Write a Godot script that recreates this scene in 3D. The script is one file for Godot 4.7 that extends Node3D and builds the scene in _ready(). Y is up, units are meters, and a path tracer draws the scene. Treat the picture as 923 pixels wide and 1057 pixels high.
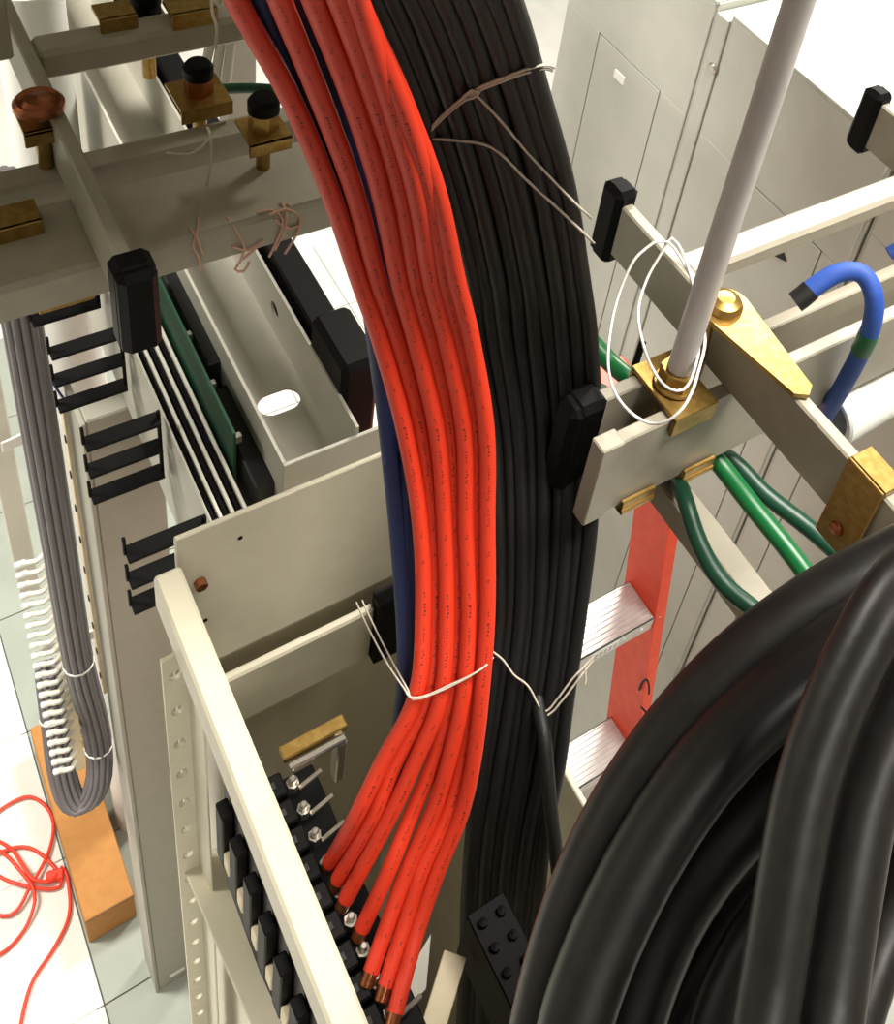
extends Node3D
# A cable rack crossing above telecom bays, seen from a ladder: power cables dropping into a panel.

var M := {}
var used := {}

# ---------------------------------------------------------------- naming
func numbered(called: String) -> String:
	if not used.has(called):
		used[called] = 0
		return called
	used[called] += 1
	return "%s_%03d" % [called, used[called]]

func tag(o: Node, label: String, category: String, group := "") -> void:
	o.set_meta("label", label)
	o.set_meta("category", category)
	if group != "":
		o.set_meta("group", group)

func thing(called: String, base: Vector3, label: String, category: String, group := "") -> Node3D:
	var o := Node3D.new()
	o.name = numbered(called)
	add_child(o)
	o.position = base
	tag(o, label, category, group)
	return o

func part(parent: Node3D, called: String, st: SurfaceTool, m: Material, label := "") -> MeshInstance3D:
	var o := MeshInstance3D.new()
	o.name = called
	o.mesh = st.commit()
	o.material_override = m
	o.cast_shadow = GeometryInstance3D.SHADOW_CASTING_SETTING_ON
	if parent.get_parent() == self and not (parent is MeshInstance3D):
		o.position = -parent.position
	parent.add_child(o, true)
	if label != "":
		o.set_meta("label", label)
	return o

func single(called: String, st: SurfaceTool, m: Material, label: String, category: String, group := "") -> MeshInstance3D:
	var o := MeshInstance3D.new()
	o.name = numbered(called)
	o.mesh = st.commit()
	o.material_override = m
	add_child(o)
	tag(o, label, category, group)
	return o

func struct(called: String, st: SurfaceTool, m: Material) -> MeshInstance3D:
	var o := MeshInstance3D.new()
	o.name = called
	o.mesh = st.commit()
	o.material_override = m
	add_child(o)
	o.set_meta("kind", "structure")
	return o

# ---------------------------------------------------------------- mesh helpers
func begin() -> SurfaceTool:
	var st := SurfaceTool.new()
	st.begin(Mesh.PRIMITIVE_TRIANGLES)
	return st

func tri(st: SurfaceTool, a: Vector3, b: Vector3, c: Vector3, n := Vector3.ZERO) -> void:
	var g := (c - a).cross(b - a)
	if n == Vector3.ZERO:
		n = g.normalized()
	elif g.dot(n) < 0.0:
		var t := b
		b = c
		c = t
	for v in [a, b, c]:
		st.set_normal(n)
		st.set_uv(Vector2(v.x + v.y * 0.31, v.z + v.y * 0.7))
		st.add_vertex(v)

func quad(st: SurfaceTool, a: Vector3, b: Vector3, c: Vector3, d: Vector3, n := Vector3.ZERO) -> void:
	tri(st, a, b, c, n)
	tri(st, a, c, d, n)

# chamfered box: centre, half extents, bevel, orientation
func cbox(st: SurfaceTool, centre: Vector3, half: Vector3, bevel := 0.001, basis := Basis.IDENTITY) -> void:
	bevel = minf(bevel, minf(half.x, minf(half.y, half.z)) * 0.6)
	var ax := [Vector3(1, 0, 0), Vector3(0, 1, 0), Vector3(0, 0, 1)]
	var inn := half - Vector3(bevel, bevel, bevel)
	var P := func(v: Vector3) -> Vector3: return centre + basis * v
	for i in 3:
		var j := (i + 1) % 3
		var k := (i + 2) % 3
		for s in [-1.0, 1.0]:
			var o: Vector3 = ax[i] * half[i] * s
			var u: Vector3 = ax[j] * inn[j]
			var w: Vector3 = ax[k] * inn[k]
			quad(st, P.call(o - u - w), P.call(o + u - w), P.call(o + u + w), P.call(o - u + w), basis * (ax[i] * s))
		for s in [-1.0, 1.0]:
			for t in [-1.0, 1.0]:
				var e0: Vector3 = ax[i] * half[i] * s + ax[j] * inn[j] * t
				var e1: Vector3 = ax[i] * inn[i] * s + ax[j] * half[j] * t
				var w2: Vector3 = ax[k] * inn[k]
				quad(st, P.call(e0 - w2), P.call(e0 + w2), P.call(e1 + w2), P.call(e1 - w2), basis * (ax[i] * s + ax[j] * t).normalized())
	for sx in [-1.0, 1.0]:
		for sy in [-1.0, 1.0]:
			for sz in [-1.0, 1.0]:
				var sg := Vector3(sx, sy, sz)
				tri(st, P.call(Vector3(half.x, inn.y, inn.z) * sg), P.call(Vector3(inn.x, half.y, inn.z) * sg), P.call(Vector3(inn.x, inn.y, half.z) * sg), basis * sg.normalized())

func mm(st: SurfaceTool, a: Vector3, b: Vector3, bevel := 0.001) -> void:
	cbox(st, (a + b) / 2.0, ((b - a) / 2.0).abs(), bevel)

func box(a: Vector3, b: Vector3, bevel := 0.001) -> SurfaceTool:
	var st := begin()
	mm(st, a, b, bevel)
	return st

# frame whose y axis points along d
func along(d: Vector3, hint := Vector3.UP) -> Basis:
	var y := d.normalized()
	var x := y.cross(hint)
	if x.length() < 0.05:
		x = y.cross(Vector3.RIGHT)
	x = x.normalized()
	return Basis(x, y, x.cross(y).normalized())

# box laid from a to b, width w (sideways) and thickness t
func beam(st: SurfaceTool, a: Vector3, b: Vector3, w: float, t: float, hint := Vector3.UP, bevel := 0.001) -> void:
	cbox(st, (a + b) / 2.0, Vector3(w / 2.0, a.distance_to(b) / 2.0, t / 2.0), bevel, along(b - a, hint))

# surface of revolution: profile of (radius, height) along direction d from p
func lathe(st: SurfaceTool, p: Vector3, d: Vector3, prof: Array, seg := 20) -> void:
	var bs := along(d)
	for i in prof.size() - 1:
		var r0: float = prof[i].x
		var r1: float = prof[i + 1].x
		var h0: float = prof[i].y
		var h1: float = prof[i + 1].y
		for k in seg:
			var a0 := TAU * k / seg
			var a1 := TAU * (k + 1) / seg
			var c0 := bs.x * cos(a0) + bs.z * sin(a0)
			var c1 := bs.x * cos(a1) + bs.z * sin(a1)
			var up := bs.y
			var sl := Vector2(h1 - h0, r0 - r1).normalized()
			var n0 := c0 * sl.x + up * sl.y
			var n1 := c1 * sl.x + up * sl.y
			var q := [p + c0 * r0 + up * h0, p + c1 * r0 + up * h0, p + c1 * r1 + up * h1, p + c0 * r1 + up * h1]
			var nn := [n0, n1, n1, n0]
			var uu := [Vector2(float(k) / seg, h0 * 5.0), Vector2(float(k + 1) / seg, h0 * 5.0), Vector2(float(k + 1) / seg, h1 * 5.0), Vector2(float(k) / seg, h1 * 5.0)]
			for ids in [[0, 1, 2], [0, 2, 3]]:
				for id in ids:
					st.set_normal(nn[id])
					st.set_uv(uu[id])
					st.add_vertex(q[id])

func cyl(st: SurfaceTool, a: Vector3, b: Vector3, r: float, seg := 20, bevel := 0.0008) -> void:
	var h := a.distance_to(b)
	bevel = minf(bevel, minf(r * 0.4, h * 0.3))
	lathe(st, a, b - a, [Vector2(0, 0), Vector2(r - bevel, 0), Vector2(r, bevel), Vector2(r, h - bevel), Vector2(r - bevel, h), Vector2(0, h)], seg)

func hexnut(st: SurfaceTool, a: Vector3, b: Vector3, r: float, turn := 0.0) -> void:
	var bs := along(b - a)
	var pts := []
	for k in 6:
		var t := TAU * k / 6.0 + turn
		pts.append(bs.x * cos(t) * r + bs.z * sin(t) * r)
	for k in 6:
		var p0: Vector3 = pts[k]
		var p1: Vector3 = pts[(k + 1) % 6]
		quad(st, a + p0, a + p1, b + p1, b + p0, (p0 + p1).normalized())
		tri(st, b, b + p0, b + p1, bs.y)
		tri(st, a, a + p0, a + p1, -bs.y)

func smooth(pts: Array, step := 0.012) -> PackedVector3Array:
	var c := Curve3D.new()
	c.bake_interval = step
	var n := pts.size()
	for i in n:
		var p: Vector3 = pts[i]
		var tang := Vector3.ZERO
		if i > 0 and i < n - 1:
			var prev: Vector3 = pts[i - 1]
			var next: Vector3 = pts[i + 1]
			tang = (next - prev).normalized()
			c.add_point(p, -tang * p.distance_to(prev) * 0.33, tang * p.distance_to(next) * 0.33)
		else:
			c.add_point(p)
	return c.get_baked_points()

func tube(st: SurfaceTool, pts: PackedVector3Array, r: float, seg := 12, ref := Vector3.UP, per := 0.12) -> void:
	var n := pts.size()
	var rings := []
	var norms := []
	var lens := [0.0]
	var x := Vector3.ZERO
	for i in n:
		var t := (pts[mini(i + 1, n - 1)] - pts[maxi(i - 1, 0)]).normalized()
		if i == 0:
			x = t.cross(ref)
			if x.length() < 0.05:
				x = t.cross(Vector3.RIGHT)
			x = x.normalized()
		else:
			x = (x - t * x.dot(t)).normalized()
			lens.append(lens[i - 1] + pts[i].distance_to(pts[i - 1]))
		var y := t.cross(x)
		var ring := []
		var nr := []
		for k in seg + 1:
			var a := TAU * k / seg
			var d := x * cos(a) + y * sin(a)
			ring.append(pts[i] + d * r)
			nr.append(d)
		rings.append(ring)
		norms.append(nr)
	for i in n - 1:
		for k in seg:
			var ids := [[i, k], [i + 1, k + 1], [i, k + 1], [i, k], [i + 1, k], [i + 1, k + 1]]
			for id in ids:
				st.set_normal(norms[id[0]][id[1]])
				st.set_uv(Vector2(float(id[1]) / seg, lens[id[0]] / per))
				st.add_vertex(rings[id[0]][id[1]])
	for e in [0, n - 1]:
		var t2: Vector3 = (pts[0] - pts[1]).normalized() if e == 0 else (pts[n - 1] - pts[n - 2]).normalized()
		for k in seg:
			tri(st, pts[e], rings[e][k], rings[e][k + 1], t2)

func cable(pts: Array, r: float, seg := 14, step := 0.012, per := 0.12) -> SurfaceTool:
	var st := begin()
	tube(st, smooth(pts, step), r, seg, Vector3.UP, per)
	return st

# flat plate lying in the plane of u and v from o, with through holes (each its own cell): cells = [length, hole half length, hole half width] along u
func holed(st: SurfaceTool, o: Vector3, u: Vector3, v: Vector3, width: float, thick: float, cells: Array) -> void:
	var n := u.cross(v).normalized()
	var t := n * thick
	var p := 0.0
	for cell in cells:
		var L: float = cell[0]
		var c := o + u * (p + L / 2.0) + v * (width / 2.0)
		var a: float = cell[1]
		var b: float = cell[2]
		if a <= 0.0:
			var q := [c - u * L / 2 - v * width / 2, c + u * L / 2 - v * width / 2, c + u * L / 2 + v * width / 2, c - u * L / 2 + v * width / 2]
			quad(st, q[0], q[1], q[2], q[3], n * -1.0)
			quad(st, q[0] + t, q[1] + t, q[2] + t, q[3] + t, n)
		else:
			var seg := 32
			for k in seg:
				var ang := [TAU * k / seg, TAU * (k + 1) / seg]
				var inn := []
				var out := []
				for g in ang:
					var d := Vector2(cos(g), sin(g))
					var e := Vector2.ZERO
					if a > b:
						e = Vector2(signf(d.x) * (a - b) if absf(d.x) > 0.01 else 0.0, 0) + d * b
					else:
						e = Vector2(0, signf(d.y) * (b - a) if absf(d.y) > 0.01 else 0.0) + d * a
					inn.append(c + u * e.x + v * e.y)
					var sc := minf(L / 2.0 / maxf(absf(d.x), 0.0001), width / 2.0 / maxf(absf(d.y), 0.0001))
					# keep the corners: the seg is a multiple of 8 only for square cells, so add them
					out.append(c + u * d.x * sc + v * d.y * sc)
				var m0: Vector3 = out[0]
				var m1: Vector3 = out[1]
				for f in [Vector3.ZERO, t]:
					var nf: Vector3 = n if f == t else n * -1.0
					quad(st, inn[0] + f, inn[1] + f, m1 + f, m0 + f, nf)
					var r0 := Vector2((m0 - c).dot(u), (m0 - c).dot(v))
					var r1 := Vector2((m1 - c).dot(u), (m1 - c).dot(v))
					if absf(absf(r0.x) - absf(r1.x)) > 1e-6 and absf(absf(r0.y) - absf(r1.y)) > 1e-6:
						var cr := c + u * signf(r0.x + r1.x) * L / 2.0 + v * signf(r0.y + r1.y) * width / 2.0
						tri(st, m0 + f, m1 + f, cr + f, nf)
				quad(st, inn[0], inn[1], inn[1] + t, inn[0] + t)
		p += L
	var e0 := o
	var e1 := o + u * p
	quad(st, e0, e1, e1 + t, e0 + t, v * -1.0)
	quad(st, e0 + v * width, e1 + v * width, e1 + v * width + t, e0 + v * width + t, v)
	quad(st, e0, e0 + v * width, e0 + v * width + t, e0 + t, u * -1.0)
	quad(st, e1, e1 + v * width, e1 + v * width + t, e1 + t, u)

# ---------------------------------------------------------------- materials
func noise_tex(a: Color, b: Color, freq: float, seed_: int, size := 256, lo := 0.3, hi := 0.7) -> NoiseTexture2D:
	var n := FastNoiseLite.new()
	n.seed = seed_
	n.frequency = freq
	n.fractal_octaves = 4
	var g := Gradient.new()
	g.set_color(0, a)
	g.set_color(1, b)
	g.set_offset(0, lo)
	g.set_offset(1, hi)
	var t := NoiseTexture2D.new()
	t.width = size
	t.height = size
	t.seamless = true
	t.noise = n
	t.color_ramp = g
	return t

func bump_tex(freq: float, seed_: int, strength := 2.0) -> NoiseTexture2D:
	var n := FastNoiseLite.new()
	n.seed = seed_
	n.frequency = freq
	var t := NoiseTexture2D.new()
	t.width = 256
	t.height = 256
	t.seamless = true
	t.noise = n
	t.as_normal_map = true
	t.bump_strength = strength
	return t

func paint(col: Color, rough := 0.5, vary := 0.04, freq := 0.02, scale := 3.0, metal := 0.0, seed_ := 1) -> StandardMaterial3D:
	var m := StandardMaterial3D.new()
	m.albedo_texture = noise_tex(col.darkened(vary), col.lightened(vary), freq, seed_)
	m.roughness = rough
	m.metallic = metal
	m.uv1_triplanar = true
	m.uv1_world_triplanar = true
	m.uv1_scale = Vector3.ONE * scale
	return m

func plain(col: Color, rough := 0.5, metal := 0.0) -> StandardMaterial3D:
	var m := StandardMaterial3D.new()
	m.albedo_color = col
	m.roughness = rough
	m.metallic = metal
	return m

# cable jacket: fine cloth-like weave, with rows of small dark print when marks is set
func jacket(col: Color, dark: Color, rough: float, marks: bool, seed_: int, bump := 1.5) -> StandardMaterial3D:
	var rng := RandomNumberGenerator.new()
	rng.seed = seed_
	var w := 128
	var h := 512
	var img := Image.create(w, h, true, Image.FORMAT_RGB8)
	var hm := Image.create(w, h, true, Image.FORMAT_RGB8)
	for y in h:
		for x in w:
			var weave := 0.5 + 0.5 * sin((x + y) * TAU / 8.0) * sin((x - y) * TAU / 8.0)
			var k := clampf(weave * 0.35 + rng.randf() * 0.45, 0.0, 1.0)
			img.set_pixel(x, y, col.lerp(dark, k * 0.55))
			hm.set_pixel(x, y, Color(1 - k, 1 - k, 1 - k))
	if marks:
		for u in [20, 84]:
			var y0 := rng.randi_range(0, 80)
			while y0 < h - 30:
				var L := rng.randi_range(2, 7)
				if rng.randf() < 0.72:
					var wd := rng.randi_range(3, 6)
					img.fill_rect(Rect2i(u + rng.randi_range(-1, 1), y0, wd, L), col.lerp(dark.darkened(0.75), 0.35 + 0.4 * rng.randf()))
				y0 += L + rng.randi_range(2, 5) + (rng.randi_range(20, 70) if rng.randf() < 0.12 else 0)
	img.generate_mipmaps()
	var m := StandardMaterial3D.new()
	m.albedo_texture = ImageTexture.create_from_image(img)
	hm.bump_map_to_normal_map(bump)
	hm.generate_mipmaps()
	m.normal_enabled = true
	m.normal_texture = ImageTexture.create_from_image(hm)
	m.normal_scale = 0.5
	m.roughness = rough
	m.uv1_scale = Vector3(1, 1, 1)
	return m

func make_materials() -> void:
	M.beige = paint(Color(0.80, 0.775, 0.69), 0.42, 0.012, 0.03, 4.0, 0.0, 3)
	M.rail = paint(Color(0.64, 0.615, 0.55), 0.45, 0.015, 0.03, 5.0, 0.0, 4)
	M.cabinet = paint(Color(0.72, 0.725, 0.69), 0.55, 0.015, 0.02, 2.0, 0.0, 6)
	M.cabinet_seam = plain(Color(0.20, 0.20, 0.18), 0.7)
	M.grey = paint(Color(0.66, 0.65, 0.60), 0.5, 0.012, 0.02, 4.0, 0.0, 7)
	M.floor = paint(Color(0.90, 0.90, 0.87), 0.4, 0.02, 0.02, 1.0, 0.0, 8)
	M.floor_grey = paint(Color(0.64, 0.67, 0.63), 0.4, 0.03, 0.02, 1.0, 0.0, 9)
	M.ceiling = paint(Color(0.30, 0.30, 0.29), 0.8, 0.01, 0.02, 1.0, 0.0, 31)
	M.room_wall = paint(Color(0.48, 0.48, 0.46), 0.8, 0.01, 0.02, 1.0, 0.0, 32)
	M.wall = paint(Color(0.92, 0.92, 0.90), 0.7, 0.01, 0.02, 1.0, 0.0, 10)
	M.black = paint(Color(0.035, 0.033, 0.032), 0.55, 0.012, 0.05, 8.0, 0.0, 11)
	M.black.metallic_specular = 0.25
	M.black_flat = plain(Color(0.03, 0.03, 0.03), 0.6)
	M.gold = paint(Color(0.66, 0.53, 0.28), 0.35, 0.06, 0.03, 14.0, 0.85, 12)
	M.copper = paint(Color(0.62, 0.36, 0.22), 0.3, 0.05, 0.03, 14.0, 0.85, 13)
	M.tin = plain(Color(0.78, 0.76, 0.72), 0.28, 0.9)
	M.alu = paint(Color(0.85, 0.85, 0.84), 0.38, 0.04, 0.02, 8.0, 0.6, 14)
	M.orange_rail = paint(Color(0.90, 0.24, 0.055), 0.4, 0.03, 0.02, 6.0, 0.0, 15)
	M.red = jacket(Color(0.86, 0.225, 0.085), Color(0.62, 0.08, 0.035), 0.55, true, 21)
	M.blue = jacket(Color(0.09, 0.16, 0.36), Color(0.04, 0.08, 0.2), 0.6, false, 23)
	M.sky_blue = jacket(Color(0.17, 0.34, 0.70), Color(0.10, 0.20, 0.48), 0.6, false, 24)
	M.black_cable = jacket(Color(0.068, 0.063, 0.062), Color(0.02, 0.02, 0.02), 0.5, false, 25, 3.0)
	M.rubber = paint(Color(0.062, 0.052, 0.049), 0.40, 0.03, 0.03, 12.0, 0.0, 26)
	M.rubber.normal_enabled = true
	M.rubber.normal_texture = bump_tex(0.05, 9, 1.0)
	M.rubber.normal_scale = 0.25
	M.green = plain(Color(0.05, 0.40, 0.20), 0.35)
	M.dark_green = plain(Color(0.06, 0.26, 0.18), 0.4)
	M.cord = plain(Color(0.80, 0.76, 0.70), 0.8)
	M.white_wire = plain(Color(0.93, 0.92, 0.90), 0.5)
	M.twine = plain(Color(0.78, 0.62, 0.54), 0.8)
	M.sleeve = paint(Color(0.78, 0.76, 0.75), 0.42, 0.02, 0.02, 4.0, 0.0, 27)
	M.white = plain(Color(0.93, 0.93, 0.91), 0.5)
	M.cream = paint(Color(0.85, 0.79, 0.66), 0.5, 0.03, 0.02, 6.0, 0.0, 28)
	M.card = paint(Color(0.72, 0.50, 0.26), 0.8, 0.02, 0.03, 4.0, 0.0, 29)
	M.card_tape = plain(Color(0.60, 0.39, 0.18), 0.5)
	M.grey_cable = plain(Color(0.42, 0.40, 0.41), 0.5)
	M.cord_red = plain(Color(0.90, 0.24, 0.13), 0.45)
	M.pcb = plain(Color(0.04, 0.24, 0.15), 0.4)
	M.yellow = plain(Color(0.85, 0.72, 0.16), 0.5)
	M.tape_green = plain(Color(0.05, 0.36, 0.22), 0.4)
	M.frosted = plain(Color(0.86, 0.85, 0.80), 0.5)

# ---------------------------------------------------------------- scene
func area_light(called: String, at: Vector3, size: Vector2, energy: float, label: String) -> void:
	# a recessed ceiling fitting with its light just below the diffuser
	var t := thing(called, at, label, "ceiling light", "fluorescent ceiling fittings")
	part(t, "housing", box(at + Vector3(-size.x / 2 - 0.03, 0.0, -size.y / 2 - 0.03), at + Vector3(size.x / 2 + 0.03, 0.08, size.y / 2 + 0.03), 0.004), M.wall)
	var em := StandardMaterial3D.new()
	em.albedo_color = Color(0.9, 0.9, 0.88)
	em.emission_enabled = true
	em.emission = Color(1.0, 0.96, 0.88)
	em.emission_energy_multiplier = 2.0
	part(t, "diffuser", box(at + Vector3(-size.x / 2, -0.012, -size.y / 2), at + Vector3(size.x / 2, -0.002, size.y / 2), 0.002), em)
	var l := AreaLight3D.new()
	l.name = "lamp_light"
	l.area_size = size
	l.light_energy = energy
	l.light_color = Color(1.0, 0.975, 0.935)
	l.area_range = 14.0
	l.shadow_enabled = true
	l.position = Vector3(0, -0.03, 0)
	l.rotation_degrees = Vector3(-90, 0, 0)
	t.add_child(l)

func _ready() -> void:
	# camera
	var cam := Camera3D.new()
	cam.name = "camera"
	cam.position = Vector3(0, 3.0, 0)
	cam.basis = Basis.from_euler(Vector3(deg_to_rad(-35.87), deg_to_rad(-41.07), deg_to_rad(12.21)))
	var fpx := 1214.0
	cam.set_frustum(0.05 * 1057.0 / fpx, Vector2((461.5 - 612.5) / fpx, (102.5 - 528.5) / fpx) * 0.05, 0.05, 60.0)
	add_child(cam)
	cam.current = true
	# environment
	var we := WorldEnvironment.new()
	we.name = "environment"
	var e := Environment.new()
	e.background_mode = Environment.BG_COLOR
	e.background_color = Color(0.6, 0.6, 0.6)
	e.tonemap_mode = Environment.TONE_MAPPER_LINEAR
	e.tonemap_exposure = 0.87
	e.sdfgi_enabled = true
	e.ssao_enabled = true
	e.ssil_enabled = true
	we.environment = e
	add_child(we)
	make_materials()
	area_light("ceiling_light", Vector3(1.05, 4.3, 0.05), Vector2(1.2, 0.6), 12.0, "fluorescent ceiling fitting above the viewer, over the thick black cables")
	area_light("ceiling_light", Vector3(-0.45, 4.3, 1.9), Vector2(1.2, 0.6), 8.0, "fluorescent ceiling fitting far behind the viewer")
	area_light("ceiling_light", Vector3(2.3, 4.3, -1.9), Vector2(1.2, 0.6), 20.0, "fluorescent ceiling fitting over the grey cabinets")
	area_light("ceiling_light", Vector3(-1.5, 4.3, -1.9), Vector2(1.2, 0.6), 24.0, "fluorescent ceiling fitting over the aisle with the red cord")
	room()
	cabinets()
	right_rack()
	left_rack()
	left_bay()
	front_bay()
	step_ladder()
	floor_things()
	power_cables()
	thick_cables()
	small_cables()
	lacing()

func room() -> void:
	var st := begin()
	mm(st, Vector3(-2.6, -0.1, -5.0), Vector3(0.045, 0.0, 3.0), 0.0)
	mm(st, Vector3(0.045, -0.1, -5.0), Vector3(5.0, -0.012, 3.0), 0.0)
	var fl := struct("floor", st, M.floor)
	# tiles: darker colour under the equipment row, lighter elsewhere
	var tm := {}
	var s := 0.305
	for i in range(-2, 9):
		for j in range(-9, 3):
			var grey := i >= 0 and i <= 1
			var x0 := 0.06 + i * s
			var z0 := -0.03 + j * s
			if i < 0:
				tm["w"] = 1
			var o := MeshInstance3D.new()
			o.name = "tile"
			o.mesh = tile_mesh(s)
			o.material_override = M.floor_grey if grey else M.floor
			o.position = Vector3(x0 + s / 2, 0.0, z0 + s / 2)
			fl.add_child(o, true)
	struct("ceiling", box(Vector3(-2.6, 4.4, -5.0), Vector3(5.0, 4.5, 3.0), 0.0), M.ceiling)
	struct("wall_left", box(Vector3(-2.7, -0.1, -5.0), Vector3(-2.6, 4.5, 3.0), 0.0), M.room_wall)
	struct("wall_right", box(Vector3(5.0, -0.1, -5.0), Vector3(5.1, 4.5, 3.0), 0.0), M.room_wall)
	struct("wall_back", box(Vector3(-2.7, -0.1, -5.1), Vector3(5.1, 4.5, -5.0), 0.0), M.room_wall)
	struct("wall_front", box(Vector3(-2.7, -0.1, 3.0), Vector3(5.1, 4.5, 3.1), 0.0), M.room_wall)

var _tile: Mesh = null
func tile_mesh(s: float) -> Mesh:
	if _tile == null:
		_tile = box(Vector3(-s / 2 + 0.0012, -0.006, -s / 2 + 0.0012), Vector3(s / 2 - 0.0012, 0.003, s / 2 - 0.0012), 0.001).commit()
	return _tile

# a raised rectangular door outline on the cabinet front: the leaf stands proud of a dark joint
func door_leaf(parent: Node3D, called: String, y0: float, y1: float, z0: float, z1: float, x: float) -> MeshInstance3D:
	return part(parent, called, box(Vector3(x - 0.004, y0, z0), Vector3(x + 0.01, y1, z1), 0.0012), M.cabinet)

func cabinet(label: String, z0: float, z1: float, panel: Array, x := 1.1, top := 2.13) -> Node3D:
	var t := thing("equipment_cabinet", Vector3(x + 0.3, 0, (z0 + z1) / 2), label, "cabinet", "grey equipment cabinets behind the rack")
	part(t, "body", box(Vector3(x + 0.006, 0.0, z0 + 0.002), Vector3(x + 0.62, top - 0.002, z1 - 0.002), 0.002), M.cabinet_seam)
	part(t, "side_panel", box(Vector3(x + 0.004, 0.0, z0 - 0.004), Vector3(x + 0.62, top, z0 + 0.003), 0.001), M.cabinet)
	part(t, "side_panel", box(Vector3(x + 0.004, 0.0, z1 - 0.003), Vector3(x + 0.62, top, z1 + 0.003), 0.001), M.cabinet)
	# top: grey front lip, then a top plate whose white stands for overexposed light
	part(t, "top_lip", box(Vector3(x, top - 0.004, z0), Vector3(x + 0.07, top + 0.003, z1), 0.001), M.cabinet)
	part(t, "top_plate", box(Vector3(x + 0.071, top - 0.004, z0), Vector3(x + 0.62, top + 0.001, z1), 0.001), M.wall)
	# front: frame strips around an inset panel
	var py0: float = panel[0]
	var py1: float = panel[1]
	var pz0: float = panel[2]
	var pz1: float = panel[3]
	var g := 0.0022
	var lo := 0.03
	part(t, "front_strip", box(Vector3(x, py1 + g, z0 + g), Vector3(x + 0.008, top - 0.004, z1 - g), 0.001), M.cabinet)
	part(t, "front_strip", box(Vector3(x, lo, z0 + g), Vector3(x + 0.008, py0 - g, z1 - g), 0.001), M.cabinet)
	part(t, "front_strip", box(Vector3(x, py0 - g, z0 + g), Vector3(x + 0.008, py1 + g, pz0 - g), 0.001), M.cabinet)
	part(t, "front_strip", box(Vector3(x, py0 - g, pz1 + g), Vector3(x + 0.008, py1 + g, z1 - g), 0.001), M.cabinet)
	part(t, "door_panel", box(Vector3(x, py0, pz0), Vector3(x + 0.008, py1, pz1), 0.001), M.cabinet)
	return t

func cabinets() -> void:
	var a := cabinet("grey cabinet with a small white door label, left of the row", -1.385, -1.037, [0.62, 1.916, -1.282, -1.108])
	part(a, "label_plate", box(Vector3(1.0975, 1.868, -1.222), Vector3(1.1005, 1.884, -1.194), 0.0004), M.white)
	# narrow filler between the cabinets, with its lock
	var f := thing("filler_strip", Vector3(1.3, 0, -1.016), "narrow grey strip with a round lock between the two cabinets", "filler strip")
	part(f, "strip", box(Vector3(1.1, 0.03, -1.032), Vector3(1.6, 2.118, -1.004), 0.0012), M.cabinet)
	var st := begin()
	var lp := Vector3(1.1000, 2.0312, -1.0097)
	lathe(st, lp + Vector3(0.002, 0, 0), Vector3(-1, 0, 0), [Vector2(0.009, 0), Vector2(0.009, 0.004), Vector2(0.006, 0.006), Vector2(0, 0.006)], 18)
	part(f, "lock", st, M.tin)
	var b := cabinet("grey cabinet with a black triangle sign, right of the lock strip", -0.999, -0.668, [0.62, 1.912, -0.875, -0.716])
	# triangular warning sign, flat print on the small door
	var tp := Vector3(1.0985, 1.8509, -0.7783)
	st = begin()
	tri(st, tp + Vector3(0, 0.016, -0.004), tp + Vector3(0, -0.014, -0.014), tp + Vector3(0, -0.002, 0.016), Vector3(-1, 0, 0))
	tri(st, tp + Vector3(0.001, 0.016, -0.004), tp + Vector3(0.001, -0.014, -0.014), tp + Vector3(0.001, -0.002, 0.016), Vector3(1, 0, 0))
	part(b, "warning_sign", st, M.black_flat, "black triangular warning sign")
	cabinet("plain grey cabinet nearest the viewer, cut by the right edge", -0.656, -0.2, [0.3, 2.0, -0.6, -0.26])

# ---------------------------------------------------------------- racks
func end_cap(parent: Node3D, at: Vector3, half: Vector3, d: Vector3) -> void:
	# moulded plastic cap slipped over the bar end, with a thicker rounded nose
	var st := begin()
	var len := half.dot(d.abs())
	cbox(st, at, half, 0.0045)
	cbox(st, at + d * len * 0.45, half * 0.965, 0.0045)
	part(parent, "end_cap", st, M.black, "black plastic end cap")

func clip(called: String, st: SurfaceTool, m: Material, label: String, group := "") -> MeshInstance3D:
	return single(called, st, m, label, "clip", group)

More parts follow.
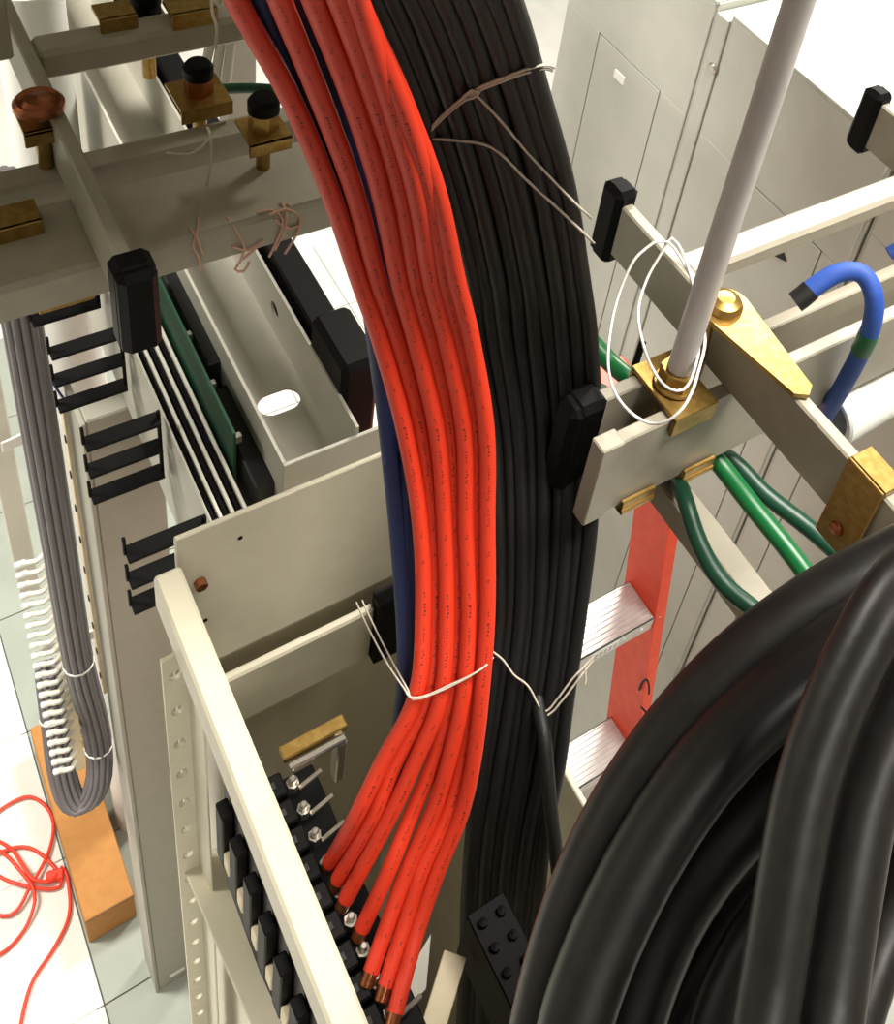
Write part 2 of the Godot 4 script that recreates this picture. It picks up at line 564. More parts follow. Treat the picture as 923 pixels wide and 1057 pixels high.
func right_rack() -> void:
	# ladder rack: two side rails with capped ends, rungs between
	var t := thing("cable_rack", Vector3(0.59, 2.40, -0.2), "beige ladder cable rack with two capped rails, right side", "cable rack")
	part(t, "side_rail", box(Vector3(0.448, 2.402, -0.47), Vector3(0.458, 2.45, 1.2), 0.0015), M.rail)
	part(t, "side_rail", box(Vector3(0.735, 2.402, -0.485), Vector3(0.745, 2.45, 1.2), 0.0015), M.rail)
	end_cap(t, Vector3(0.4535, 2.4255, -0.468), Vector3(0.010, 0.035, 0.010), Vector3(0, 0, -1))
	end_cap(t, Vector3(0.7400, 2.4255, -0.484), Vector3(0.010, 0.033, 0.009), Vector3(0, 0, -1))
	for zz in [-0.395, -0.165, 0.065, 0.3]:
		part(t, "rung", box(Vector3(0.458, 2.430, zz - 0.011), Vector3(0.735, 2.447, zz + 0.011), 0.003), M.rail)
	# two parallel framing bars under the rack
	var fb := thing("framing_bar", Vector3(0.7, 2.325, -0.321), "beige framing bar under the rack, nearer of the pair", "framing bar", "pair of framing bars under the rack")
	part(fb, "bar", box(Vector3(0.346, 2.325, -0.327), Vector3(1.05, 2.401, -0.317), 0.0012), M.rail)
	var st := begin()
	mm(st, Vector3(0.3445, 2.3235, -0.3285), Vector3(0.362, 2.4025, -0.3155), 0.001)
	part(fb, "end_sleeve", st, M.rail, "shallow beige sleeve on the bar end")
	var bb := thing("framing_bar", Vector3(0.7, 2.325, -0.354), "beige framing bar with black plastic cap, farther of the pair", "framing bar", "pair of framing bars under the rack")
	part(bb, "bar", box(Vector3(0.362, 2.325, -0.359), Vector3(1.05, 2.401, -0.349), 0.0012), M.rail)
	end_cap(bb, Vector3(0.357, 2.365, -0.354), Vector3(0.012, 0.043, 0.011), Vector3(-1, 0, 0))
	# threaded hanger rod in a grey sleeve, with nut and washer
	var rod := thing("hanger_rod", Vector3(0.416, 2.402, -0.338), "grey sleeved hanger rod standing on a gold clip", "rod")
	st = begin()
	cyl(st, Vector3(0.417, 2.421, -0.338), Vector3(0.417, 4.4, -0.338), 0.0085, 24)
	part(rod, "sleeve", st, M.sleeve)
	st = begin()
	hexnut(st, Vector3(0.417, 2.408, -0.338), Vector3(0.417, 2.421, -0.338), 0.0125, 0.3)
	part(rod, "nut", st, M.gold, "gold zinc hex nut")
	st = begin()
	cyl(st, Vector3(0.417, 2.406, -0.338), Vector3(0.417, 2.4085, -0.338), 0.015, 24)
	part(rod, "washer", st, M.gold)
	st = begin()
	cyl(st, Vector3(0.417, 2.28, -0.338), Vector3(0.417, 2.408, -0.338), 0.006, 16)
	part(rod, "thread", st, M.tin)
	# clip plate under the nut, folded down over both bars
	st = begin()
	mm(st, Vector3(0.399, 2.402, -0.363), Vector3(0.435, 2.4055, -0.3125), 0.0006)
	mm(st, Vector3(0.399, 2.388, -0.3165), Vector3(0.435, 2.405, -0.3130), 0.0006)
	mm(st, Vector3(0.399, 2.388, -0.363), Vector3(0.435, 2.405, -0.3595), 0.0006)
	clip("rod_clip", st, M.gold, "gold folded clip plate straddling both framing bars under the rod")
	# bottom clips gripping the lower edges
	for c in [[0.388, "gold lower clip under the framing bar end, beside the orange ladder"], [0.441, "gold lower clip where the bright green cable leaves the bars"]]:
		st = begin()
		var x: float = c[0]
		mm(st, Vector3(x - 0.014, 2.3200, -0.3625), Vector3(x + 0.014, 2.3245, -0.312), 0.0006)
		mm(st, Vector3(x - 0.014, 2.3205, -0.3162), Vector3(x + 0.014, 2.333, -0.3130), 0.0006)
		clip("lower_clip", st, M.gold, c[1], "gold clips under the framing bars")
	# J bolt clamp: pear shaped plate on the rail top, bolt with domed head
	var j := thing("bolt_clamp", Vector3(0.452, 2.451, -0.34), "gold pear-shaped clamp plate with domed bolt on the rail", "clamp")
	st = begin()
	var outline := []
	var base := Vector3(0.452, 2.4515, -0.345)
	for k in 25:
		var a := PI * k / 24.0
		outline.append(Vector2(-cos(a) * 0.018, -sin(a) * 0.018))
	outline.append(Vector2(0.009, 0.075))
	outline.append(Vector2(0.002, 0.080))
	outline.append(Vector2(-0.006, 0.075))
	for k in outline.size():
		var p0: Vector2 = outline[k]
		var p1: Vector2 = outline[(k + 1) % outline.size()]
		var a3 := base + Vector3(p0.x, 0, p0.y)
		var b3 := base + Vector3(p1.x, 0, p1.y)
		var h := Vector3(0, 0.004, 0)
		tri(st, base + h, a3 + h, b3 + h, Vector3.UP)
		tri(st, base, a3, b3, Vector3.DOWN)
		quad(st, a3, b3, b3 + h, a3 + h, ((a3 + b3) / 2.0 - base).normalized())
	part(j, "plate", st, M.gold)
	st = begin()
	lathe(st, base + Vector3(-0.001, 0.004, -0.002), Vector3.UP, [Vector2(0.013, 0), Vector2(0.013, 0.002), Vector2(0.011, 0.006), Vector2(0.006, 0.0085), Vector2(0, 0.009)], 24)
	part(j, "bolt_head", st, M.gold)
	st = begin()
	tube(st, smooth([base + Vector3(-0.014, -0.003, 0.0), base + Vector3(-0.014, -0.05, 0.004), base + Vector3(-0.014, -0.075, 0.0), base + Vector3(-0.014, -0.13, -0.004)], 0.01), 0.0045, 12)
	part(j, "shank", st, M.gold)
	# strap clip hung over the rail farther right
	var sp := thing("strap_clip", Vector3(0.448, 2.36, -0.205), "gold strap clip hooked over the rail beside the thick cables", "clip")
	st = begin()
	mm(st, Vector3(0.4445, 2.452, -0.219), Vector3(0.4625, 2.456, -0.190), 0.0006)
	mm(st, Vector3(0.4435, 2.385, -0.219), Vector3(0.4470, 2.456, -0.190), 0.0006)
	mm(st, Vector3(0.4595, 2.42, -0.219), Vector3(0.4630, 2.456, -0.190), 0.0006)
	part(sp, "strap", st, M.gold)
	st = begin()
	lathe(st, Vector3(0.4435, 2.402, -0.206), Vector3(-1, 0, 0), [Vector2(0.005, 0), Vector2(0.0045, 0.002), Vector2(0, 0.003)], 14)
	part(sp, "screw", st, M.copper)
	# lower rail below the bars, running towards the viewer
	single("lower_rail", box(Vector3(0.424, 2.276, -0.345), Vector3(0.444, 2.302, 0.6), 0.0015), M.rail, "beige lower rail under the framing bars, teal green cable on it", "rail")

func left_rack() -> void:
	var t := thing("cable_rack", Vector3(0.24, 2.40, -0.8), "beige-grey ladder cable rack at the upper left, one end capped", "cable rack")
	part(t, "side_rail", box(Vector3(0.123, 2.402, -2.2), Vector3(0.133, 2.45, -0.535), 0.0015), M.rail)
	part(t, "side_rail", box(Vector3(0.404, 2.402, -2.2), Vector3(0.414, 2.45, -0.565), 0.0015), M.rail)
	end_cap(t, Vector3(0.1285, 2.425, -0.531), Vector3(0.0125, 0.036, 0.011), Vector3(0, 0, 1))
	for zz in [-0.784, -1.05]:
		part(t, "rung", box(Vector3(0.133, 2.424, zz - 0.014), Vector3(0.404, 2.45, zz + 0.014), 0.004), M.rail)
	# flat lying channel under the rack that the twine is knotted round
	single("cross_channel", box(Vector3(-0.25, 2.367, -0.668), Vector3(0.43, 2.4, -0.595), 0.004), M.rail, "flat beige channel under the left rack, knotted with pink twine", "channel")
	single("cross_bar", box(Vector3(-0.25, 2.33, -0.712), Vector3(0.43, 2.4, -0.688), 0.003), M.rail, "beige-grey cross bar behind the twine-knotted channel", "bar")
	# vertical hanger strap at the corner
	var hs := single("hanger_strap", box(Vector3(0.055, 2.46, -0.765), Vector3(0.115, 2.83, -0.755), 0.002), M.rail, "tan flat hanger strap in the top left corner", "strap")
	# J bolts with washers and square plates
	var jb := [
		[Vector3(0.1183, 2.4550, -0.7049), 0.017, M.copper, M.gold, "round-headed gold bolt with square plate beside the hanger strap", 0.014],
		[Vector3(0.2364, 2.4300, -0.7280), 0.011, M.copper, M.black, "copper hex bolt with dark cap on a folded plate", 0.02],
		[Vector3(0.2563, 2.4500, -0.6468), 0.011, M.gold, M.black, "dark topped bolt close to the red cables", 0.016],
		[Vector3(0.2224, 2.4500, -0.8090), 0.012, M.black, M.black, "black bolt between two gold clips at the top edge", 0.016]]
	for q in jb:
		var p: Vector3 = q[0]
		var r: float = q[1]
		var b := thing("rack_bolt", p - Vector3(0, 0.06, 0), q[4], "bolt", "bolts on the left rack")
		var st := begin()
		if r > 0.015:
			lathe(st, p, Vector3.UP, [Vector2(0, -0.002), Vector2(r, -0.002), Vector2(r, 0.002), Vector2(r * 0.86, 0.005), Vector2(r * 0.7, 0.003), Vector2(r * 0.5, 0.006), Vector2(0, 0.008)], 24)
		else:
			hexnut(st, p - Vector3(0, 0.012, 0), p + Vector3(0, 0.004, 0), r)
		part(b, "nut", st, q[2])
		st = begin()
		if r <= 0.015:
			lathe(st, p + Vector3(0, 0.004, 0), Vector3.UP, [Vector2(r * 1.05, 0), Vector2(r * 1.05, 0.008), Vector2(r * 0.8, 0.012), Vector2(0, 0.0125)], 18)
			part(b, "cap", st, q[3])
			st = begin()
		cyl(st, p - Vector3(0, 0.07, 0), p - Vector3(0, 0.002, 0), 0.0055, 14)
		part(b, "shank", st, M.gold)
		st = begin()
		var pl: float = q[5]
		mm(st, p + Vector3(-pl, -0.015, -pl), p + Vector3(pl, -0.012, pl), 0.0005)
		mm(st, p + Vector3(-pl, -0.025, pl - 0.003), p + Vector3(pl, -0.012, pl), 0.0005)
		part(b, "plate", st, M.gold)
	# gold clips
	var cl := [
		[Vector3(0.0777, 2.3650, -0.6299), "gold clip under the channel at the left edge", 0.022],
		[Vector3(0.1042, 2.3650, -0.6270), "gold clip under the channel beside the capped rail", 0.018],
		[Vector3(0.0820, 2.4100, -0.6487), "gold clip on the channel at the left frame edge", 0.018],
		[Vector3(0.1948, 2.4600, -0.7936), "gold clip at the top edge beside the black bolt, left", 0.014],
		[Vector3(0.2496, 2.4600, -0.7839), "gold clip at the top edge beside the black bolt, right", 0.018]]
	for q in cl:
		var p: Vector3 = q[0]
		var w: float = q[2]
		var st := begin()
		mm(st, p + Vector3(-w, -0.002, -0.012), p + Vector3(w, 0.002, 0.012), 0.0006)
		mm(st, p + Vector3(-w, -0.018, 0.009), p + Vector3(w, 0.002, 0.0125), 0.0006)
		clip("rack_clip", st, M.gold, q[1], "gold clips on the left rack")
	# tray added out of frame to shade this corner; power cables come from it
	var ot := thing("shade_tray", Vector3(0.15, 2.85, -0.8), "added grey tray overhead, unseen, shading the left rack", "cable tray")
	part(ot, "tray_floor", box(Vector3(-0.45, 2.85, -1.28), Vector3(0.74, 2.865, -0.37), 0.002), M.grey)
	part(ot, "side_rail", box(Vector3(-0.46, 2.83, -1.28), Vector3(-0.45, 2.93, -0.37), 0.001), M.grey)
	part(ot, "side_rail", box(Vector3(0.74, 2.83, -1.28), Vector3(0.75, 2.93, -0.37), 0.001), M.grey)
	# tray added behind the viewer to keep lamp light off the left rack
	var ct := thing("shade_tray", Vector3(-0.1, 3.33, 0.45), "added grey tray behind the viewer, unseen, shading the left rack", "cable tray")
	part(ct, "tray_floor", box(Vector3(-1.2, 3.33, 0.22), Vector3(0.55, 3.345, 0.70), 0.002), M.grey)
	for z in [0.21, 0.70]:
		part(ct, "side_rail", box(Vector3(-1.2, 3.31, z), Vector3(0.55, 3.41, z + 0.01), 0.001), M.grey)
		for x in [-1.0, 0.4]:
			var cr := begin()
			cyl(cr, Vector3(x, 3.41, z + 0.005), Vector3(x, 4.4, z + 0.005), 0.006, 12)
			part(ct, "hanger", cr, M.sleeve)
	for x in [-0.455, 0.745]:
		for z in [-1.1, -0.6]:
			var hr := begin()
			cyl(hr, Vector3(x, 2.93, z), Vector3(x, 4.4, z), 0.006, 12)
			part(ot, "hanger", hr, M.sleeve)

# ---------------------------------------------------------------- left bay
func arm_bracket(z: float, y: float, n: int, label: String) -> void:
	# black cable bracket: flat arms reaching left from a thin upright, tips bent upward
	var t := thing("cable_bracket", Vector3(0.196, y - 0.09, z), label, "cable bracket", "black cable brackets on the left bay")
	for k in n:
		var yy := y - k * 0.042
		var st := begin()
		mm(st, Vector3(0.128, yy - 0.002, z - 0.009), Vector3(0.198, yy + 0.002, z + 0.009), 0.0008)
		mm(st, Vector3(0.1265, yy - 0.0015, z - 0.005), Vector3(0.1295, yy + 0.022, z - 0.001), 0.0005)
		part(t, "arm", st, M.black)
	var st2 := begin()
	mm(st2, Vector3(0.196, y - (n - 1) * 0.042 - 0.008, z - 0.002), Vector3(0.1995, y + 0.012, z + 0.002), 0.0005)
	part(t, "upright", st2, M.black)

func left_bay() -> void:
	arm_bracket(-0.975, 2.0, 2, "black two-arm cable bracket next to the gold clips")
	arm_bracket(-0.885, 2.0, 3, "black three-arm cable bracket left of the black end cap")
	arm_bracket(-0.762, 2.0, 3, "black three-arm cable bracket below the black end cap")
	arm_bracket(-0.632, 2.0, 3, "black three-arm cable bracket touching the beige panel corner")
	# shelf of slides the brackets stand on
	var t := thing("equipment_shelf", Vector3(0.215, 1.85, -0.8), "row of dark and pale slides behind the black brackets", "equipment shelf")
	part(t, "back_plate", box(Vector3(0.204, 1.84, -1.2), Vector3(0.2065, 1.992, -0.57), 0.0005), M.grey)
	for k in 6:
		var x := 0.2085 + k * 0.0058
		part(t, "slide", box(Vector3(x, 1.90, -1.2), Vector3(x + 0.003, 1.985 + 0.003 * (k % 2), -0.57 - 0.012 * k), 0.0006), M.black if k % 2 == 0 else M.frosted)
	# circuit board standing on edge
	var pc := thing("circuit_board", Vector3(0.236, 2.0, -0.78), "dark green circuit board standing on edge beside the slides", "circuit board")
	part(pc, "board", box(Vector3(0.2445, 1.93, -0.92), Vector3(0.2475, 2.04, -0.685), 0.0004), M.pcb)
	for zz in [-0.69, -0.76, -0.83]:
		part(pc, "standoff", box(Vector3(0.2475, 2.02, zz - 0.003), Vector3(0.254, 2.03, zz + 0.003), 0.0005), M.tin)
	single("equipment_module", box(Vector3(0.256, 1.85, -0.98), Vector3(0.276, 2.02, -0.79), 0.002), M.black_flat, "black module behind the circuit board, farther one", "module", "black modules beside the channel beam")
	single("equipment_module", box(Vector3(0.252, 1.85, -0.775), Vector3(0.272, 2.00, -0.645), 0.002), M.black_flat, "black module behind the circuit board, nearer one", "module", "black modules beside the channel beam")
	# channel beam open upward, slot in the web
	var b := thing("channel_beam", Vector3(0.32, 1.93, -0.9), "grey open channel beam with an oval slot in its web", "channel beam")
	var st := begin()
	holed(st, Vector3(0.273, 1.80, -1.6), Vector3(0, 0, 1), Vector3(0, 1, 0), 0.25, 0.003, [[0.62, 0, 0], [0.1, 0.005, 0.005], [0.1, 0.004, 0.004], [0.152, 0, 0]])
	part(b, "left_flange", st, M.grey)
	st = begin()
	holed(st, Vector3(0.276, 1.985, -1.6), Vector3(0, 0, 1), Vector3(1, 0, 0), 0.073, 0.003, [[0.83, 0, 0], [0.06, 0.014, 0.022], [0.082, 0, 0]])
	part(b, "web", st, M.grey)
	st = begin()
	holed(st, Vector3(0.346, 1.985, -1.6), Vector3(0, 0, 1), Vector3(0, 1, 0), 0.075, 0.003, [[0.74, 0, 0], [0.06, 0.010, 0.010], [0.172, 0, 0]])
	part(b, "right_flange", st, M.grey)
	part(b, "end_plate", box(Vector3(0.27, 1.93, -0.628), Vector3(0.42, 2.05, -0.624), 0.0006), M.grey)
	for q in [Vector3(0.2715, 2.0258, -0.8565), Vector3(0.2715, 2.0192, -0.8393), Vector3(0.2715, 2.0253, -0.8158), Vector3(0.2715, 2.0243, -0.7209), Vector3(0.2715, 2.0329, -0.7005), Vector3(0.2715, 2.0293, -0.6586)]:
		var s2 := begin()
		lathe(s2, q + Vector3(0.001, 0, 0), Vector3(-1, 0, 0), [Vector2(0.0025, 0), Vector2(0.002, 0.001), Vector2(0, 0.0012)], 10)
		part(b, "rivet", s2, M.tin)
	# black channel beside it with its end bracket
	var k2 := thing("black_channel", Vector3(0.375, 1.99, -0.9), "black channel with a square end block beside the slotted beam", "channel")
	part(k2, "channel", box(Vector3(0.352, 1.99, -1.6), Vector3(0.382, 2.07, -0.70), 0.002), M.black)
	part(k2, "end_block", box(Vector3(0.345, 1.975, -0.745), Vector3(0.385, 2.10, -0.665), 0.006), M.black)
	# bay upright behind, down to the floor
	var up := thing("bay_upright", Vector3(0.20, 0, -0.92), "tall grey bay upright standing on the floor by the box", "upright")
	part(up, "column", box(Vector3(0.158, 0.0, -0.96), Vector3(0.240, 1.838, -0.915), 0.002), M.grey)
	part(up, "side_flange", box(Vector3(0.152, 0.0, -0.985), Vector3(0.158, 1.838, -0.912), 0.001), M.grey)
	part(up, "base_slot_plate", box(Vector3(0.182, 0.035, -0.9155), Vector3(0.212, 0.047, -0.9135), 0.0004), M.white)
	# upright seen in the gap behind the upper left bolts
	var dp := Vector3(0.5164, 1.8666, -1.4092)
	var du := thing("rear_upright", Vector3(dp.x, 0, dp.z), "grey upright post seen in the gap beside the red cables", "upright")
	part(du, "post", box(Vector3(dp.x - 0.022, 0.0, dp.z - 0.02), Vector3(dp.x + 0.022, 2.5, dp.z + 0.02), 0.001), M.grey)
	part(du, "base_plate", box(Vector3(dp.x - 0.05, 0.0, dp.z - 0.05), Vector3(dp.x + 0.05, 0.008, dp.z + 0.05), 0.001), M.grey)
	# white riser pipe behind the brackets
	st = begin()
	var pp := Vector3(0.2158, 1.5000, -1.2663)
	cyl(st, Vector3(pp.x, 0.0, pp.z), Vector3(pp.x, 2.2, pp.z), 0.040, 32)
	single("riser_pipe", st, M.white, "white riser pipe behind the black brackets", "pipe")
	# cream perforated strip
	var ps := thing("terminal_strip", Vector3(0.165, 1.3, -1.05), "cream perforated terminal strip below the black brackets", "terminal strip")
	part(ps, "strip", box(Vector3(0.155, 1.0, -1.055), Vector3(0.185, 1.72, -1.04), 0.001), M.cream)
	for k in 9:
		part(ps, "hole_plug", box(Vector3(0.1535, 1.05 + k * 0.075, -1.046), Vector3(0.1555, 1.062 + k * 0.075, -1.041), 0.0003), M.black_flat)
	# pale plastic cover strip at the far left
	single("cover_strip", box(Vector3(0.085, 0.95, -1.30), Vector3(0.118, 2.0, -1.29), 0.002), M.frosted, "pale plastic cover strip along the left edge", "cover strip")
	harness()
	# white fanning straps
	var ws := [[Vector3(0.0969, 1.4500, -1.2272), Vector3(0.1766, 1.4500, -1.2376), "white perforated strap near the left edge, upper one"], [Vector3(0.0839, 1.1500, -1.0669), Vector3(0.1784, 1.1500, -1.0610), "white perforated strap across the grey harness, lower one"]]
	for w in ws:
		var a: Vector3 = w[0]
		var c: Vector3 = w[1]
		var s3 := thing("cable_strap", (a + c) / 2.0, w[2], "strap", "white straps on the grey harness")
		st = begin()
		beam(st, a, c, 0.022, 0.004, Vector3(0, 0, 1), 0.0006)
		part(s3, "band", st, M.white)
		for k in 3:
			var s4 := begin()
			cbox(s4, a.lerp(c, 0.25 + 0.25 * k) + Vector3(0, 0.0022, 0.0) , Vector3(0.002, 0.0008, 0.0015), 0.0002)
			part(s3, "hole", s4, M.black)

func harness() -> void:
	# grey cable harness: a drop of parallel cables bent into a loop at its foot and tied
	var t := thing("cable_harness", Vector3(0.12, 0.85, -0.98), "grey cable harness hanging in a loop above the cardboard box", "cable harness")
	var px := [Vector3(0.122, 2.15, -1.0), Vector3(0.122, 1.8, -1.0), Vector3(0.122, 1.5, -1.0), Vector3(0.122, 1.2, -1.0), Vector3(0.1314, 0.9200, -1.0041), Vector3(0.1144, 0.8700, -0.9670), Vector3(0.0837, 0.8500, -0.9640), Vector3(0.0729, 0.8800, -0.9976), Vector3(0.0816, 0.9700, -1.0574), Vector3(0.0899, 1.0500, -1.0952)]
	var k := 0
	for ring in [[6, 0.009], [12, 0.0165]]:
		for i in ring[0]:
			var a: float = TAU * i / maxf(1.0, ring[0])
			var off := Vector3(cos(a), sin(a) * 0.3, sin(a)) * float(ring[1])
			var pts := []
			for p in px:
				pts.append(p + off)
			part(t, "strand", cable(pts, 0.0046, 8, 0.02), M.grey_cable)
			k += 1
	for i in [3, 4, 8]:
		var p: Vector3 = px[i]
		var d: Vector3 = (px[i + 1] if i + 1 < px.size() else p) - px[i - 1]
		var st := begin()
		lathe(st, p - d.normalized() * 0.003, d, [Vector2(0.0205, 0), Vector2(0.022, 0.001), Vector2(0.022, 0.0035), Vector2(0.0205, 0.0045)], 16)
		part(t, "tie", st, M.white)
	# two columns of wire loops with white ferrules beside the harness
	var lr := begin()
	beam(lr, Vector3(0.1270, 1.3000, -1.1553) - Vector3(0, 0.008, 0), Vector3(0.0952, 0.9800, -0.9570) - Vector3(0, 0.008, 0), 0.014, 0.004, Vector3(0, 0, 1), 0.0006)
	single("loop_rail", lr, M.cream, "cream rail the white wire loops are fixed to", "rail")
	var n := 22
	for i in n:
		var f := float(i) / (n - 1)
		var a0: Vector3 = Vector3(0.0820, 1.3000, -1.1305).lerp(Vector3(0.0657, 0.9800, -0.9688), f)
		var a1: Vector3 = Vector3(0.1230, 1.3000, -1.1338).lerp(Vector3(0.0986, 0.9800, -0.9748), f)
		if true:
			var lp := thing("wire_loop", a0, "white wire loop, %s from the top beside the grey harness" % ORD[i], "wire loop", "row of wire loops on the frame")
			var mid := (a0 + a1) / 2.0 + Vector3(0, 0.012, 0.016)
			part(lp, "wire", cable([a0, a0.lerp(mid, 0.6) + Vector3(0, 0.004, 0.003), mid, a1.lerp(mid, 0.6), a1], 0.0040, 8, 0.01), M.frosted)
			var st := begin()
			cyl(st, a0 + Vector3(-0.006, -0.001, 0), a0 + Vector3(0.008, 0.004, 0.004), 0.005, 8)
			part(lp, "ferrule", st, M.white)
			st = begin()
			cyl(st, a1 + Vector3(-0.004, 0, 0), a1 + Vector3(0.008, 0.0, 0), 0.0055, 8)
			part(lp, "pin", st, M.cream)
	# a single thin blue wire among the brackets
	single("thin_wire", cable([Vector3(0.1297, 1.9000, -1.0434), Vector3(0.1373, 1.8600, -1.0224), Vector3(0.1440, 1.8200, -1.0006), Vector3(0.1612, 1.7500, -1.0064), Vector3(0.1682, 1.7000, -1.0052)], 0.0016, 7), plain(Color(0.16, 0.17, 0.5), 0.4), "thin blue wire threading the black brackets", "wire")

# ---------------------------------------------------------------- front bay
func front_bay() -> void:
	var t := thing("equipment_bay", Vector3(0.2, 1.0, -0.4), "beige equipment bay the red cables drop into", "equipment bay")
	part(t, "top_rail", box(Vector3(0.1065, 2.215, -0.452), Vector3(0.1245, 2.25, 0.3), 0.002), M.beige)
	part(t, "back_panel", box(Vector3(0.127, 2.07, -0.474), Vector3(0.36, 2.25, -0.470), 0.001), M.beige)
	part(t, "back_lip", box(Vector3(0.127, 1.967, -0.470), Vector3(0.285, 2.045, -0.462), 0.002), M.beige)
	part(t, "rear_sheet", box(Vector3(0.127, 0.1, -0.500), Vector3(0.36, 2.06, -0.496), 0.001), M.beige)
	part(t, "end_bracket", box(Vector3(0.285, 1.965, -0.470), Vector3(0.32, 2.06, -0.455), 0.001), M.black)
	var st := begin()
	hexnut(st, Vector3(0.1418, 2.1905, -0.4690), Vector3(0.1418, 2.1905, -0.4690) + Vector3(0, 0, 0.006), 0.0045)
	part(t, "screw", st, M.copper)
	for q in [Vector3(0.1717, 2.2222, -0.4695), Vector3(0.1449, 2.1353, -0.4695)]:
		st = begin()
		cyl(st, q, q + Vector3(0, 0, 0.0008), 0.0018, 10)
		part(t, "rivet", st, M.black)
	# perforated upright left of the rail
	st = begin()
	var cells := []
	for k in 44:
		cells.append([0.048, 0.006, 0.004])
	holed(st, Vector3(0.1145, 0.096, -0.418), Vector3(0, 1, 0), Vector3(-1, 0, 0), 0.016, 0.003, cells)
	part(t, "perforated_upright", st, M.beige)
	part(t, "upright_flange", box(Vector3(0.1145, 0.004, -0.424), Vector3(0.1165, 2.215, -0.385), 0.0006), M.beige)
	# slanted brace
	st = begin()
	beam(st, Vector3(0.1180, 1.8591, -0.4216), Vector3(0.1180, 1.9658, -0.2337), 0.004, 0.03, Vector3(1, 0, 0), 0.001)
	part(t, "brace", st, M.beige)
	for q in [Vector3(0.34, 0.004, -0.50), Vector3(0.34, 0.004, 0.27), Vector3(0.118, 0.004, 0.27)]:
		part(t, "leg", box(q, q + Vector3(0.024, 2.06 if q.x > 0.2 else 2.21, 0.024), 0.001), M.beige)
	# inner side wall, dark
	part(t, "inner_wall", box(Vector3(0.364, 0.1, -0.50), Vector3(0.369, 2.02, 0.3), 0.001), M.beige)
	part(t, "side_sheet", box(Vector3(0.1305, 0.1, -0.496), Vector3(0.1335, 2.085, 0.3), 0.0005), M.beige)
	part(t, "front_sheet", box(Vector3(0.13, 0.1, 0.3), Vector3(0.369, 2.1, 0.304), 0.0005), M.beige)
	part(t, "bottom_sheet", box(Vector3(0.13, 0.1, -0.496), Vector3(0.364, 0.104, 0.3), 0.0005), M.beige)
	# terminal strip: black segments with studs and lugs, left row
	var ts := thing("terminal_block", Vector3(0.15, 2.1, -0.25), "black terminal block with tin studs beneath the red cable ends", "terminal block")
	part(ts, "base", box(Vector3(0.128, 2.09, -0.345), Vector3(0.176, 2.118, 0.1), 0.001), M.black)
	for k in 17:
		var z := -0.340 + k * 0.0185
		part(ts, "segment", box(Vector3(0.130, 2.118, z), Vector3(0.150, 2.146, z + 0.0155), 0.0012), M.black)
		part(ts, "segment_slot", box(Vector3(0.137, 2.1455, z + 0.005), Vector3(0.144, 2.1475, z + 0.010), 0.0003), M.black_flat)
		var s2 := begin()
		var p := Vector3(0.156, 2.130, z + 0.008)
		hexnut(s2, p, p + Vector3(0, 0.008, 0), 0.0045, k * 0.7)
		cyl(s2, p + Vector3(0, 0.008, 0), p + Vector3(0, 0.015, 0), 0.0024, 10)
		part(ts, "stud", s2, M.tin)
		var s3 := begin()
		beam(s3, p + Vector3(0.003, 0.004, 0.004), p + Vector3(0.020, 0.008, 0.002), 0.003, 0.002, Vector3.UP, 0.0004)
		part(ts, "tab", s3, M.tin)
	var bu := thing("bus_bar", Vector3(0.17, 2.15, -0.34), "tin plated bus bar at the far end of the terminal block", "bus bar")
	part(bu, "bar", box(Vector3(0.154, 2.146, -0.352), Vector3(0.200, 2.153, -0.342), 0.001), M.gold)
	part(bu, "bar", box(Vector3(0.156, 2.146, -0.340), Vector3(0.196, 2.151, -0.335), 0.001), M.tin)
	part(bu, "bracket", box(Vector3(0.190, 2.09, -0.345), Vector3(0.197, 2.146, -0.335), 0.001), M.tin)
	# second row of black blocks seen left of the rail
	var tb := thing("terminal_block", Vector3(0.09, 2.0, -0.2), "black toothed terminal block left of the beige rail", "terminal block")
	part(tb, "base", box(Vector3(0.122, 1.93, -0.37), Vector3(0.129, 2.12, 0.1), 0.001), M.black_flat)
	for k in 14:
		var z := -0.36 + k * 0.026
		part(tb, "tooth", box(Vector3(0.1125, 2.02, z), Vector3(0.121, 2.10, z + 0.013), 0.001), M.black)
		part(tb, "spacer", box(Vector3(0.1125, 2.03, z + 0.014), Vector3(0.1205, 2.05, z + 0.024), 0.001), M.cream)
	# third strip, under the black cables
	var tc := thing("terminal_block", Vector3(0.3, 2.0, -0.2), "black terminal block with dotted studs under the black cables", "terminal block")
	part(tc, "base", box(Vector3(0.230, 2.03, -0.215), Vector3(0.259, 2.095, 0.1), 0.001), M.black)
	for k in 12:
		for c in 2:
			var s4 := begin()
			var p2 := Vector3(0.237 + c * 0.014, 2.095, -0.205 + k * 0.016)
			lathe(s4, p2, Vector3.UP, [Vector2(0.0035, 0), Vector2(0.003, 0.004), Vector2(0, 0.005)], 8)
			part(tc, "stud", s4, M.black)
	# bracket plates between the red ends and the dotted block
	var bp := begin()
	var q0 := [Vector3(0.2040, 2.1000, -0.2163), Vector3(0.1899, 2.0900, -0.1939), Vector3(0.1698, 2.0800, -0.1903), Vector3(0.1806, 2.0900, -0.2055)]
	for dy in [0.0, -0.003]:
		var off := Vector3(0, dy, 0)
		quad(bp, q0[0] + off, q0[1] + off, q0[2] + off, q0[3] + off, Vector3.UP if dy == 0.0 else Vector3.DOWN)
	for k in 4:
		quad(bp, q0[k], q0[(k + 1) % 4], q0[(k + 1) % 4] - Vector3(0, 0.003, 0), q0[k] - Vector3(0, 0.003, 0))
	single("bracket_plate", bp, M.grey, "grey bracket plate beside the last red cable end", "plate")
	bp = begin()
